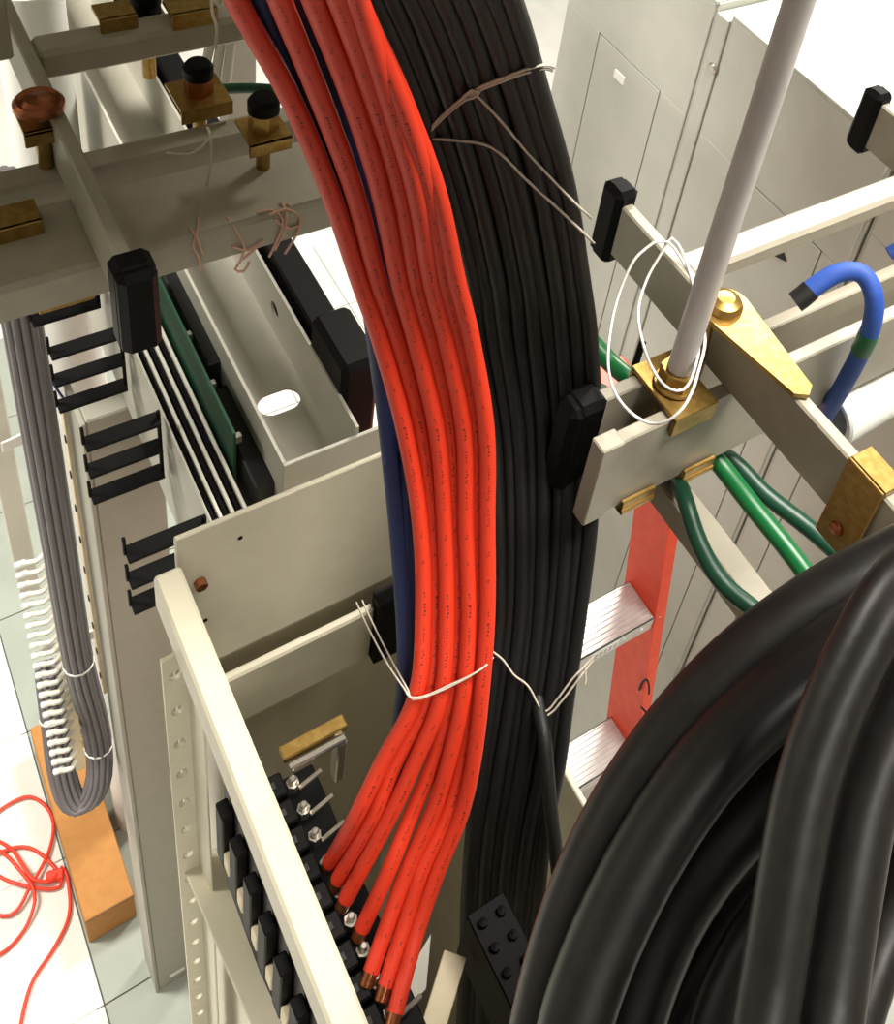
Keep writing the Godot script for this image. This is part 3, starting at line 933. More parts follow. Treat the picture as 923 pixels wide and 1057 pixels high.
	beam(bp, Vector3(0.2217, 2.0600, -0.2072), Vector3(0.1808, 2.0600, -0.1705), 0.016, 0.003, Vector3.UP, 0.0006)
	single("bracket_plate", bp, M.cream, "worn cream plate left of the dotted black block", "plate")

# ---------------------------------------------------------------- ladder
func step_ladder() -> void:
	var t := thing("step_ladder", Vector3(0.58, 0, -0.5), "orange step ladder with ribbed aluminium steps before the cabinets", "step ladder")
	var zf := func(h: float) -> float: return -0.535 + (1.5 - h) * 0.17
	var xr := 0.777
	var xl := 0.40
	for x in [xr, xl]:
		var sg := 1.0 if x == xr else -1.0
		var st := begin()
		var a := Vector3(x + sg * 0.0015, 0.0, zf.call(0.0) - 0.036)
		var b := Vector3(x + sg * 0.0015, 1.80, zf.call(1.80) - 0.036)
		beam(st, a, b, 0.003, 0.072, Vector3(0, 0, 1), 0.0005)
		var o := Vector3(sg * 0.009, 0, 0.0345)
		beam(st, a + o, b + o, 0.018, 0.003, Vector3(0, 0, 1), 0.0005)
		o = Vector3(sg * 0.009, 0, -0.0345)
		beam(st, a + o, b + o, 0.018, 0.003, Vector3(0, 0, 1), 0.0005)
		var ra := part(t, "rail", st, M.orange_rail)
		if x == xr:
			# hand drawn black letters on the rail web
			for s in [[Vector3(0.7755, 1.3370, -0.5157), Vector3(0.7755, 1.3757, -0.5095), Vector3(0.7755, 1.3567, -0.4982)], [Vector3(0.7755, 1.3106, -0.5018), Vector3(0.7755, 1.3128, -0.4879), Vector3(0.7755, 1.2783, -0.4908), Vector3(0.7755, 1.2963, -0.4749)]]:
				part(ra, "marking", cable(s, 0.0016, 6, 0.004), M.black_flat, "black hand-drawn marking")
	for k in 5:
		var h := 0.3 + 0.3 * k
		var z1: float = zf.call(h)
		var z0 := z1 - 0.062
		var st := begin()
		mm(st, Vector3(xl, h - 0.003, z0), Vector3(xr - 0.001, h, z1), 0.0004)
		mm(st, Vector3(xl, h - 0.026, z1 - 0.002), Vector3(xr - 0.001, h, z1), 0.0004)
		mm(st, Vector3(xl, h - 0.018, z0), Vector3(xr - 0.001, h, z0 + 0.002), 0.0004)
		for r in 9:
			var z := lerpf(z0 + 0.003, z1 - 0.003, r / 8.0)
			mm(st, Vector3(xl + 0.001, h, z - 0.0013), Vector3(xr - 0.002, h + 0.0018, z + 0.0013), 0.0004)
		var sp := part(t, "step", st, M.alu)
		for q in [[0.02, 0.012], [0.05, 0.012]]:
			var s2 := begin()
			lathe(s2, Vector3(xr - q[0], h - q[1], z1), Vector3(0, 0, 1), [Vector2(0.0035, 0), Vector2(0.003, 0.0012), Vector2(0, 0.0016)], 10)
			part(sp, "rivet", s2, M.alu)
		if k == 4:
			part(sp, "sticker", box(Vector3(xr - 0.105, h - 0.022, z1), Vector3(xr - 0.06, h - 0.004, z1 + 0.0006), 0.0002), M.white, "white sticker")
			for r in 2:
				for c in 5:
					part(sp, "print", box(Vector3(xr - 0.100 + c * 0.008, h - 0.012 - r * 0.006, z1 + 0.0005), Vector3(xr - 0.095 + c * 0.008, h - 0.010 - r * 0.006, z1 + 0.0009), 0.0001), M.grey_cable)
		var s5 := begin()
		beam(s5, Vector3(xr - 0.03, h - 0.024, z1 - 0.03), Vector3(xr - 0.001, h - 0.06, z1 - 0.025), 0.014, 0.002, Vector3(0, 0, 1), 0.0004)
		part(t, "brace", s5, M.alu)
		for q in [0.005, 0.017]:
			var s6 := begin()
			lathe(s6, Vector3(xr + 0.009, h - q, z1 - 0.0005 + 0.0), Vector3(0, 0, 1), [Vector2(0.003, 0), Vector2(0.0025, 0.0012), Vector2(0, 0.0015)], 10)
			part(t, "rivet", s6, M.alu)
	part(t, "top_cap", box(Vector3(xl - 0.02, 1.795, zf.call(1.80) - 0.16), Vector3(xr + 0.018, 1.82, zf.call(1.80) + 0.0), 0.006), M.orange_rail)
	for x in [xr - 0.01, xl + 0.01]:
		var st := begin()
		beam(st, Vector3(x, 0.0, -1.02), Vector3(x, 1.795, -0.70), 0.03, 0.02, Vector3(0, 0, 1), 0.001)
		part(t, "rear_leg", st, M.orange_rail)

# ---------------------------------------------------------------- things on the floor
func floor_things() -> void:
	var b := thing("cardboard_box", Vector3(0.115, 0.004, -1.25), "brown cardboard box on the floor by the bay upright", "box")
	part(b, "carton", box(Vector3(0.064, 0.004, -1.50), Vector3(0.160, 0.12, -1.065), 0.002), M.card)
	part(b, "tape", box(Vector3(0.0635, 0.112, -1.0660), Vector3(0.1605, 0.1205, -1.0640), 0.0004), M.card_tape)
	# coiled red extension cord
	var rng := RandomNumberGenerator.new()
	rng.seed = 5
	var coils := [
		[Vector3(-0.1095, 0.0120, -1.3047), Vector3(-0.0489, 0.0120, -1.3228), Vector3(0.0046, 0.0120, -1.3027), Vector3(0.0443, 0.0120, -1.2256), Vector3(0.0406, 0.0120, -1.1959), Vector3(-0.0133, 0.0160, -1.2258), Vector3(-0.0593, 0.0160, -1.2737), Vector3(-0.0998, 0.0120, -1.3523), Vector3(-0.0511, 0.0120, -1.4014), Vector3(0.0203, 0.0120, -1.4108), Vector3(0.0523, 0.0120, -1.3763), Vector3(0.0600, 0.0120, -1.3263), Vector3(0.0367, 0.0140, -1.2724), Vector3(-0.0069, 0.0200, -1.2267), Vector3(-0.0592, 0.0120, -1.1925), Vector3(-0.1190, 0.0120, -1.2583)],
		[Vector3(-0.1409, 0.0100, -1.1527), Vector3(-0.0912, 0.0100, -1.1328), Vector3(-0.0408, 0.0100, -1.1522), Vector3(-0.0098, 0.0220, -1.1902), Vector3(-0.0082, 0.0240, -1.2196), Vector3(-0.0201, 0.0240, -1.2581), Vector3(-0.0411, 0.0240, -1.3088), Vector3(-0.0788, 0.0100, -1.3628)],
		[Vector3(-0.0747, 0.0120, -1.3815), Vector3(-0.0296, 0.0220, -1.3182), Vector3(-0.0129, 0.0260, -1.2637), Vector3(-0.0018, 0.0260, -1.2297), Vector3(0.0320, 0.0200, -1.2124), Vector3(0.0535, 0.0120, -1.2309), Vector3(0.0528, 0.0100, -1.1686), Vector3(0.0378, 0.0100, -1.1260), Vector3(-0.0002, 0.0100, -1.0885), Vector3(-0.0449, 0.0100, -1.0571), Vector3(-0.0725, 0.0100, -1.0174), Vector3(-0.0981, 0.0100, -0.9606)]]
	var t := thing("extension_cord", Vector3(0, 0.004, -1.25), "tangled red extension cord on the white floor", "cord")
	for c in coils:
		part(t, "strand", cable(c, 0.0036, 10, 0.015), M.cord_red)
	var st := begin()
	beam(st, Vector3(0.0211, 0.0120, -1.2263), Vector3(0.0536, 0.0120, -1.2159), 0.022, 0.016, Vector3.UP, 0.003)
	part(t, "plug", st, M.cord_red)

# ---------------------------------------------------------------- cables
const ORD := ["first", "second", "third", "fourth", "fifth", "sixth", "seventh", "eighth", "ninth", "tenth", "eleventh", "twelfth", "thirteenth", "fourteenth", "fifteenth", "sixteenth", "seventeenth", "eighteenth", "nineteenth", "twentieth", "twenty-first", "twenty-second"]
const DIA := 0.0050

func power_cables() -> void:
	var red := [
		["red power cable, leftmost of the bundle where it is laced", [Vector3(0.1198, 2.7877, -0.3631), Vector3(0.1421, 2.7316, -0.3881), Vector3(0.1671, 2.6739, -0.3928), Vector3(0.1893, 2.6097, -0.3936), Vector3(0.2103, 2.5353, -0.3941), Vector3(0.2208, 2.4950, -0.3872), Vector3(0.2313, 2.4309, -0.3657), Vector3(0.2335, 2.3715, -0.3395), Vector3(0.2262, 2.3188, -0.3117), Vector3(0.2120, 2.2800, -0.2869), Vector3(0.1871, 2.2382, -0.2767), Vector3(0.1703, 2.2069, -0.2695), Vector3(0.1563, 2.1480, -0.2721)]],
		["red power cable, second from the left of the bundle where it is laced", [Vector3(0.1336, 2.7906, -0.3538), Vector3(0.1563, 2.7346, -0.3785), Vector3(0.1779, 2.6762, -0.3855), Vector3(0.1997, 2.6103, -0.3886), Vector3(0.2193, 2.5347, -0.3906), Vector3(0.2303, 2.4936, -0.3841), Vector3(0.2412, 2.4276, -0.3637), Vector3(0.2417, 2.3674, -0.3383), Vector3(0.2339, 2.3143, -0.3104), Vector3(0.2201, 2.2752, -0.2851), Vector3(0.1955, 2.2332, -0.2744), Vector3(0.1798, 2.2055, -0.2647), Vector3(0.1565, 2.1480, -0.2606)]],
		["red power cable, third from the left of the bundle where it is laced", [Vector3(0.1438, 2.7927, -0.3470), Vector3(0.1674, 2.7369, -0.3711), Vector3(0.1895, 2.6786, -0.3778), Vector3(0.2095, 2.6139, -0.3801), Vector3(0.2275, 2.5389, -0.3825), Vector3(0.2368, 2.4983, -0.3764), Vector3(0.2464, 2.4341, -0.3556), Vector3(0.2453, 2.3740, -0.3316), Vector3(0.2377, 2.3212, -0.3040), Vector3(0.2245, 2.2826, -0.2785), Vector3(0.2035, 2.2416, -0.2657), Vector3(0.1873, 2.2105, -0.2581), Vector3(0.1562, 2.1480, -0.2484)]],
		["red power cable, fourth from the left of the bundle where it is laced", [Vector3(0.1504, 2.7941, -0.3425), Vector3(0.1757, 2.7386, -0.3655), Vector3(0.1984, 2.6784, -0.3748), Vector3(0.2189, 2.6129, -0.3775), Vector3(0.2358, 2.5382, -0.3795), Vector3(0.2457, 2.4968, -0.3737), Vector3(0.2551, 2.4305, -0.3544), Vector3(0.2526, 2.3697, -0.3309), Vector3(0.2455, 2.3167, -0.3027), Vector3(0.2317, 2.2777, -0.2773), Vector3(0.2144, 2.2372, -0.2617), Vector3(0.1983, 2.2094, -0.2523), Vector3(0.1781, 2.1820, -0.2388), Vector3(0.1583, 2.1480, -0.2290)]],
		["red power cable, third from the right of the bundle where it is laced", [Vector3(0.1565, 2.7954, -0.3385), Vector3(0.1821, 2.7387, -0.3633), Vector3(0.2036, 2.6802, -0.3703), Vector3(0.2235, 2.6168, -0.3707), Vector3(0.2414, 2.5418, -0.3732), Vector3(0.2508, 2.5012, -0.3670), Vector3(0.2592, 2.4368, -0.3470), Vector3(0.2557, 2.3761, -0.3246), Vector3(0.2487, 2.3235, -0.2966), Vector3(0.2355, 2.2849, -0.2711), Vector3(0.2203, 2.2452, -0.2544), Vector3(0.2077, 2.2148, -0.2444), Vector3(0.1874, 2.1839, -0.2326), Vector3(0.1678, 2.1594, -0.2179), Vector3(0.1532, 2.1480, -0.2058)]],
		["red power cable, second from the right of the bundle where it is laced", [Vector3(0.1609, 2.7905, -0.3463), Vector3(0.1855, 2.7343, -0.3692), Vector3(0.2075, 2.6803, -0.3686), Vector3(0.2298, 2.6151, -0.3702), Vector3(0.2485, 2.5409, -0.3710), Vector3(0.2585, 2.4995, -0.3652), Vector3(0.2671, 2.4330, -0.3463), Vector3(0.2631, 2.3719, -0.3239), Vector3(0.2557, 2.3188, -0.2959), Vector3(0.2423, 2.2799, -0.2702), Vector3(0.2290, 2.2402, -0.2519), Vector3(0.2163, 2.2131, -0.2402), Vector3(0.1946, 2.1855, -0.2277), Vector3(0.1765, 2.1612, -0.2121), Vector3(0.1575, 2.1480, -0.1948)]],
		["red power cable, rightmost of the bundle where it is laced", [Vector3(0.1653, 2.7856, -0.3542), Vector3(0.1894, 2.7288, -0.3769), Vector3(0.2126, 2.6744, -0.3749), Vector3(0.2340, 2.6145, -0.3692), Vector3(0.2524, 2.5441, -0.3658), Vector3(0.2622, 2.5036, -0.3594), Vector3(0.2698, 2.4390, -0.3399), Vector3(0.2661, 2.3783, -0.3177), Vector3(0.2578, 2.3254, -0.2905), Vector3(0.2445, 2.2868, -0.2651), Vector3(0.2329, 2.2478, -0.2460), Vector3(0.2222, 2.2178, -0.2347), Vector3(0.2029, 2.1872, -0.2222), Vector3(0.1837, 2.1627, -0.2072), Vector3(0.1565, 2.1480, -0.1799)]]]
	for q in red:
		var pts: Array = q[1]
		var t := thing("red_power_cable", pts[pts.size() - 1], q[0], "cable", "red power cables")
		part(t, "jacket", cable(pts, DIA, 14), M.red)
		var p: Vector3 = pts[pts.size() - 1]
		var d: Vector3 = (p - pts[pts.size() - 2]).normalized()
		var st := begin()
		cyl(st, p - d * 0.002, p + d * 0.008, 0.0045, 12)
		part(t, "lug", st, M.copper)
	var blue := [
		["navy blue cable along the left side of the red bundle", [Vector3(0.1330, 2.7818, -0.3704), Vector3(0.1551, 2.7248, -0.3947), Vector3(0.1753, 2.6644, -0.4011), Vector3(0.1983, 2.6002, -0.4014), Vector3(0.2178, 2.5243, -0.4015), Vector3(0.2291, 2.4405, -0.3932), Vector3(0.2290, 2.4101, -0.3805), Vector3(0.2265, 2.3363, -0.3478), Vector3(0.2178, 2.2674, -0.3106), Vector3(0.2052, 2.2074, -0.2886), Vector3(0.1901, 2.1324, -0.2790)]],
		["navy blue cable seen between the second and third red cables", [Vector3(0.1455, 2.7821, -0.3663), Vector3(0.1696, 2.7253, -0.3892), Vector3(0.1889, 2.6645, -0.3958), Vector3(0.2107, 2.5998, -0.3967), Vector3(0.2300, 2.5236, -0.3967), Vector3(0.2412, 2.4395, -0.3882), Vector3(0.2398, 2.4088, -0.3763), Vector3(0.2317, 2.3334, -0.3471), Vector3(0.2220, 2.2641, -0.3103), Vector3(0.2103, 2.2040, -0.2875), Vector3(0.1964, 2.1291, -0.2769)]],
		["navy blue cable tucked behind the leftmost red cables", [Vector3(0.1422, 2.7744, -0.3816), Vector3(0.1636, 2.7164, -0.4055), Vector3(0.1857, 2.6554, -0.4096), Vector3(0.2045, 2.5895, -0.4118), Vector3(0.2250, 2.5127, -0.4104), Vector3(0.2372, 2.4281, -0.4004), Vector3(0.2381, 2.3975, -0.3866), Vector3(0.2345, 2.3222, -0.3535), Vector3(0.2246, 2.2519, -0.3161), Vector3(0.2116, 2.1909, -0.2934), Vector3(0.1967, 2.1152, -0.2829)]]]
	for q in blue:
		single("blue_power_cable", cable(q[1], DIA, 14), M.blue, q[0], "cable", "blue power cables")
	# the black bundle: its two outer cables, the others spread between them in two layers
	var left := [Vector3(0.1790, 2.7653, -0.3883), Vector3(0.2118, 2.7081, -0.4030), Vector3(0.2418, 2.6410, -0.4107), Vector3(0.2696, 2.5661, -0.4129), Vector3(0.2942, 2.4837, -0.4106), Vector3(0.3067, 2.4281, -0.4119), Vector3(0.3164, 2.3516, -0.3906), Vector3(0.3085, 2.2953, -0.3565), Vector3(0.2969, 2.2412, -0.3230), Vector3(0.2803, 2.1974, -0.2955), Vector3(0.2659, 2.1539, -0.2745), Vector3(0.2561, 2.0997, -0.2556), Vector3(0.2524, 2.0275, -0.2386), Vector3(0.2490, 1.9527, -0.2189), Vector3(0.2419, 1.8689, -0.1939), Vector3(0.2348, 1.7880, -0.1716)]
	var right := [Vector3(0.2271, 2.7754, -0.3560), Vector3(0.2626, 2.7188, -0.3689), Vector3(0.2940, 2.6519, -0.3756), Vector3(0.3240, 2.5775, -0.3764), Vector3(0.3491, 2.4952, -0.3738), Vector3(0.3651, 2.4404, -0.3728), Vector3(0.3717, 2.3632, -0.3535), Vector3(0.3596, 2.3060, -0.3223), Vector3(0.3424, 2.2508, -0.2925), Vector3(0.3242, 2.2066, -0.2660), Vector3(0.3106, 2.1632, -0.2445), Vector3(0.2985, 2.1086, -0.2272), Vector3(0.2943, 2.0362, -0.2105), Vector3(0.2903, 1.9613, -0.1913), Vector3(0.2848, 1.8779, -0.1651), Vector3(0.2813, 1.7978, -0.1404)]
	var inward := Vector3(0.4045, -0.7898, -0.4610)
	var rng := RandomNumberGenerator.new()
	rng.seed = 11
	var order := ["leftmost", "second from the left", "third from the left", "fourth from the left", "middle one", "fourth from the right", "third from the right", "second from the right", "rightmost"]
	for layer in 2:
		var n: int = [9, 8][layer]
		for i in n:
			var f0 := (i + 0.5 * layer) / 8.0
			var ph := rng.randf() * TAU
			var am := 0.010 + 0.014 * rng.randf()
			var pts := []
			for k in left.size():
				var f := clampf(f0 + am * sin(ph + k * 0.9), 0.0, 1.0)
				var stagger := 0.0025 * (i % 2) + 0.0095 * layer
				pts.append(left[k].lerp(right[k], f) + inward * stagger)
			var label: String = "black power cable, %s on the front of the black bundle" % order[i] if layer == 0 else "black power cable mostly hidden inside the black bundle"
			single("black_power_cable", cable(pts, DIA, 12), M.black_cable, label, "cable", "black power cables" if layer == 0 else "hidden black power cables")
	single("black_power_cable", cable([Vector3(0.3213, 2.2223, -0.3196), Vector3(0.3140, 2.2060, -0.2940), Vector3(0.3037, 2.1999, -0.2692), Vector3(0.2990, 2.1977, -0.2549), Vector3(0.2933, 2.1675, -0.2309), Vector3(0.2904, 2.1321, -0.2076), Vector3(0.2894, 2.0931, -0.1874)], 0.005, 12), M.black_cable, "single black cable straying right below the lower lacing", "cable")

func thick_cables() -> void:
	var loops := [
		["thick black rubber cable, outermost of the arching loop", 0.0150, [Vector3(0.9728, 2.5256, 0.3876), Vector3(0.6228, 2.5656, 0.0276), Vector3(0.4228, 2.5456, -0.1124), Vector3(0.3888, 2.5415, -0.1272), Vector3(0.3588, 2.5333, -0.1345), Vector3(0.3206, 2.5170, -0.1412), Vector3(0.2830, 2.4966, -0.1435), Vector3(0.2485, 2.4727, -0.1398), Vector3(0.2165, 2.4452, -0.1304), Vector3(0.1895, 2.4163, -0.1153), Vector3(0.1661, 2.3840, -0.0938), Vector3(0.1472, 2.3508, -0.0674), Vector3(0.1372, 2.2008, -0.0574), Vector3(0.1372, 1.9908, -0.0574)]],
		["thick black rubber cable, second from the outside of the loop", 0.0155, [Vector3(0.9521, 2.5324, 0.4121), Vector3(0.6021, 2.5724, 0.0521), Vector3(0.4021, 2.5524, -0.0879), Vector3(0.3696, 2.5512, -0.1059), Vector3(0.3358, 2.5395, -0.1150), Vector3(0.3099, 2.5283, -0.1179), Vector3(0.2755, 2.5085, -0.1197), Vector3(0.2445, 2.4873, -0.1173), Vector3(0.2152, 2.4618, -0.1092), Vector3(0.1890, 2.4344, -0.0967), Vector3(0.1697, 2.4119, -0.0828), Vector3(0.1494, 2.3784, -0.0593), Vector3(0.1394, 2.2284, -0.0493), Vector3(0.1394, 2.0184, -0.0493)]],
		["thick black rubber cable bent steeply across the arching ones", 0.0118, [Vector3(0.8899, 2.6009, 0.4068), Vector3(0.5399, 2.6409, 0.0468), Vector3(0.3399, 2.6209, -0.0932), Vector3(0.3158, 2.6174, -0.1036), Vector3(0.2945, 2.6068, -0.1047), Vector3(0.2778, 2.5935, -0.0992), Vector3(0.2587, 2.5737, -0.0896), Vector3(0.2421, 2.5536, -0.0774), Vector3(0.2277, 2.5316, -0.0616), Vector3(0.2128, 2.5074, -0.0441), Vector3(0.2028, 2.4939, -0.0326), Vector3(0.1880, 2.4656, -0.0110), Vector3(0.1780, 2.3156, -0.0010), Vector3(0.1780, 2.1056, -0.0010)]],
		["thick black rubber cable at the right frame edge", 0.0135, [Vector3(0.8876, 2.5791, 0.4093), Vector3(0.5376, 2.6191, 0.0493), Vector3(0.3376, 2.5991, -0.0907), Vector3(0.3113, 2.5822, -0.0880), Vector3(0.2887, 2.5614, -0.0784), Vector3(0.2684, 2.5394, -0.0657), Vector3(0.2528, 2.5185, -0.0498), Vector3(0.2378, 2.4969, -0.0328), Vector3(0.2266, 2.4830, -0.0198), Vector3(0.2114, 2.4568, 0.0013), Vector3(0.2014, 2.3068, 0.0113), Vector3(0.2014, 2.0968, 0.0113)]],
		["thick black rubber cable with faint printed dashes inside the loop", 0.0160, [Vector3(0.9263, 2.4851, 0.4105), Vector3(0.5763, 2.5251, 0.0505), Vector3(0.3763, 2.5051, -0.0895), Vector3(0.3453, 2.4949, -0.0996), Vector3(0.3132, 2.4764, -0.1026), Vector3(0.2809, 2.4548, -0.1029), Vector3(0.2511, 2.4325, -0.1003), Vector3(0.2251, 2.4080, -0.0923), Vector3(0.2027, 2.3800, -0.0778), Vector3(0.1862, 2.3552, -0.0613), Vector3(0.1748, 2.3367, -0.0463), Vector3(0.1648, 2.1867, -0.0363), Vector3(0.1648, 1.9767, -0.0363)]],
		["thick black rubber cable, lowest of the arching loop", 0.0135, [Vector3(0.9286, 2.4423, 0.4291), Vector3(0.5786, 2.4823, 0.0691), Vector3(0.3786, 2.4623, -0.0709), Vector3(0.3465, 2.4500, -0.0802), Vector3(0.3161, 2.4322, -0.0825), Vector3(0.2861, 2.4123, -0.0826), Vector3(0.2599, 2.3935, -0.0804), Vector3(0.2371, 2.3751, -0.0756), Vector3(0.2176, 2.3567, -0.0679), Vector3(0.2009, 2.3343, -0.0539), Vector3(0.1909, 2.1843, -0.0439), Vector3(0.1909, 1.9743, -0.0439)]],
		["thick black rubber cable rising between the loop and steep cable", 0.0125, [Vector3(0.3006, 2.4791, -0.0732), Vector3(0.2769, 2.4639, -0.0695), Vector3(0.2546, 2.4495, -0.0653), Vector3(0.2351, 2.4360, -0.0596), Vector3(0.2181, 2.4205, -0.0497), Vector3(0.1980, 2.3886, -0.0268), Vector3(0.1880, 2.2386, -0.0168), Vector3(0.1880, 2.0286, -0.0168)]],
		["thick black rubber cable behind the right edge one", 0.0130, [Vector3(0.9304, 2.4358, 0.4368), Vector3(0.5804, 2.4758, 0.0768), Vector3(0.3804, 2.4558, -0.0632), Vector3(0.3495, 2.4344, -0.0566), Vector3(0.3238, 2.4116, -0.0439), Vector3(0.3070, 2.4012, -0.0355), Vector3(0.2860, 2.3807, -0.0211), Vector3(0.2635, 2.3479, 0.0039), Vector3(0.2535, 2.1979, 0.0139), Vector3(0.2535, 1.9879, 0.0139)]]]
	for q in loops:
		single("heavy_cable", cable(q[2], q[1], 28, 0.008), M.rubber, q[0], "cable", "heavy black rubber cables")

func small_cables() -> void:
	# green ground cables
	single("ground_cable", cable([Vector3(0.4099, 2.3657, -0.4422), Vector3(0.4205, 2.3544, -0.4056), Vector3(0.4274, 2.3525, -0.3815), Vector3(0.4472, 2.3296, -0.3586), Vector3(0.4724, 2.3048, -0.3292), Vector3(0.4766, 2.2983, -0.2866), Vector3(0.4827, 2.2894, -0.2400), Vector3(0.4905, 2.2705, -0.1824), Vector3(0.5064, 2.2466, -0.1129)], 0.0072, 14), M.green, "bright green ground cable passing under the framing bars", "cable", "green ground cables")
	single("ground_cable", cable([Vector3(0.4245, 2.2993, -0.4312), Vector3(0.4509, 2.2910, -0.4002), Vector3(0.4719, 2.2906, -0.3652), Vector3(0.5001, 2.2801, -0.3306), Vector3(0.5097, 2.2725, -0.2984), Vector3(0.5249, 2.2664, -0.2630), Vector3(0.5566, 2.2431, -0.1967)], 0.0068, 14), M.dark_green, "dark green ground cable above the bright green one", "cable", "green ground cables")
	single("ground_cable", cable([Vector3(0.4444, 2.3121, -0.3607), Vector3(0.4391, 2.3039, -0.3328), Vector3(0.4179, 2.3266, -0.2994), Vector3(0.4117, 2.3179, -0.2719), Vector3(0.4130, 2.3088, -0.2458), Vector3(0.4216, 2.3066, -0.2197), Vector3(0.4479, 2.2938, -0.1764)], 0.0060, 14), M.dark_green, "teal green cable draped along the beige lower rail", "cable", "green ground cables")
	single("ground_cable", cable([Vector3(0.2731, 2.3662, -0.7910), Vector3(0.2968, 2.3718, -0.7757), Vector3(0.3233, 2.3755, -0.7562), Vector3(0.3492, 2.3772, -0.7353)], 0.0045, 12), M.dark_green, "dark green cable crossing behind the upper left bolts", "cable", "green ground cables")
	# hooked blue cable
	var b := thing("blue_cable", Vector3(0.55, 2.35, -0.31), "blue cable bent into a hook over the framing bars", "cable")
	part(b, "jacket", cable([Vector3(0.5117, 2.4481, -0.3343), Vector3(0.5241, 2.4581, -0.3330), Vector3(0.5382, 2.4669, -0.3292), Vector3(0.5498, 2.4684, -0.3205), Vector3(0.5531, 2.4582, -0.3079), Vector3(0.5546, 2.4354, -0.3011), Vector3(0.5571, 2.4038, -0.3013), Vector3(0.5633, 2.3635, -0.3063), Vector3(0.5746, 2.3147, -0.3152), Vector3(0.5993, 2.2658, -0.3285)], 0.0068, 16, 0.006), M.sky_blue)
	part(b, "taped_tip", cable([Vector3(0.5084, 2.4454, -0.3346), Vector3(0.5136, 2.4495, -0.3339), Vector3(0.5189, 2.4540, -0.3337)], 0.0075, 14, 0.006), M.black_flat, "black taped tip")
	part(b, "tape_band", cable([Vector3(0.5554, 2.4274, -0.3008), Vector3(0.5556, 2.4186, -0.3005), Vector3(0.5568, 2.4070, -0.3014)], 0.0074, 16, 0.004), M.tape_green, "dark green tape band")
	single("blue_cable", cable([Vector3(0.7098, 2.3531, -0.3979), Vector3(0.7192, 2.3594, -0.3957), Vector3(0.7335, 2.3655, -0.3890)], 0.006, 12), M.sky_blue, "second blue cable end at the right frame edge", "cable")
	# white roll whose open end the blue cable comes out of
	var r := thing("white_tube", Vector3(0.6101, 2.2976, -0.3169), "white tube with an open end beside the blue cable", "tube")
	var st := begin()
	var ax := Vector3(1.0, 0.0, -0.05).normalized()
	var p0 := Vector3(0.5915, 2.2879, -0.3239)
	lathe(st, p0, ax, [Vector2(0.020, 0.06), Vector2(0.020, 0.001), Vector2(0.022, 0.0), Vector2(0.0245, 0.0), Vector2(0.0265, 0.002), Vector2(0.0265, 0.6)], 36)
	part(r, "shell", st, M.white)
	st = begin()
	lathe(st, p0 + ax * 0.06, ax, [Vector2(0, 0), Vector2(0.020, 0)], 24)
	part(r, "core", st, M.white)
	# small plug bits beyond the rod
	var w := thing("wire_end", Vector3(0.4834, 2.2678, -0.4315), "dark wire end with red tip behind the hanger rod", "wire end")
	part(w, "wire", cable([Vector3(0.4900, 2.2633, -0.4215), Vector3(0.4874, 2.2715, -0.4316), Vector3(0.4809, 2.2655, -0.4315), Vector3(0.4895, 2.2837, -0.4414), Vector3(0.4964, 2.2956, -0.4468)], 0.003, 8, 0.006), M.black)
	part(w, "tip", cable([Vector3(0.4900, 2.2633, -0.4215), Vector3(0.4907, 2.2594, -0.4170)], 0.0038, 8, 0.004), M.copper)
	# white loops of string round the rod
	single("string_loop", cable([Vector3(0.4336, 2.4682, -0.4052), Vector3(0.4199, 2.4565, -0.4060), Vector3(0.4044, 2.4329, -0.3968), Vector3(0.3826, 2.4211, -0.3718), Vector3(0.3695, 2.4194, -0.3488), Vector3(0.3657, 2.4205, -0.3285), Vector3(0.3725, 2.4191, -0.3132), Vector3(0.3783, 2.4303, -0.3024), Vector3(0.3900, 2.4411, -0.3027), Vector3(0.4147, 2.4401, -0.3211), Vector3(0.4302, 2.4444, -0.3362), Vector3(0.4369, 2.4515, -0.3536), Vector3(0.4544, 2.4450, -0.3812), Vector3(0.4503, 2.4579, -0.3971), Vector3(0.4466, 2.4630, -0.4052), Vector3(0.4363, 2.4648, -0.4077)], 0.0010, 8, 0.006), M.white_wire, "white string looped wide around the rod foot", "string", "white string loops on the rod")
	single("string_loop", cable([Vector3(0.4428, 2.4583, -0.4040), Vector3(0.4293, 2.4407, -0.3989), Vector3(0.4147, 2.4302, -0.3853), Vector3(0.4019, 2.4276, -0.3611), Vector3(0.3936, 2.4290, -0.3371), Vector3(0.3914, 2.4340, -0.3191), Vector3(0.3983, 2.4354, -0.3145), Vector3(0.4110, 2.4370, -0.3214), Vector3(0.4264, 2.4412, -0.3365), Vector3(0.4418, 2.4490, -0.3632), Vector3(0.4538, 2.4522, -0.3886), Vector3(0.4494, 2.4656, -0.4053), Vector3(0.4439, 2.4569, -0.4051)], 0.0010, 8, 0.006), M.white_wire, "inner white string loop hanging round the rod", "string", "white string loops on the rod")
	# small white cables in the upper left gap
	for k in 3:
		single("white_cable", cable([Vector3(0.3339, 2.4127, -0.9462) + Vector3(0.008 * k, 0, 0.004 * k), Vector3(0.3054, 2.3390, -0.9005) + Vector3(0.008 * k, 0, 0.004 * k), Vector3(0.2985, 2.3241, -0.8921) + Vector3(0.009 * k, 0, 0.004 * k), Vector3(0.2882, 2.3016, -0.8796) + Vector3(0.010 * k, 0, 0.004 * k)], 0.0045, 10), M.frosted, ["short white cable behind the copper bolt, left of three", "short white cable behind the copper bolt, middle of three", "short white cable behind the copper bolt, right of three"][k], "cable", "white cables behind the copper bolt")

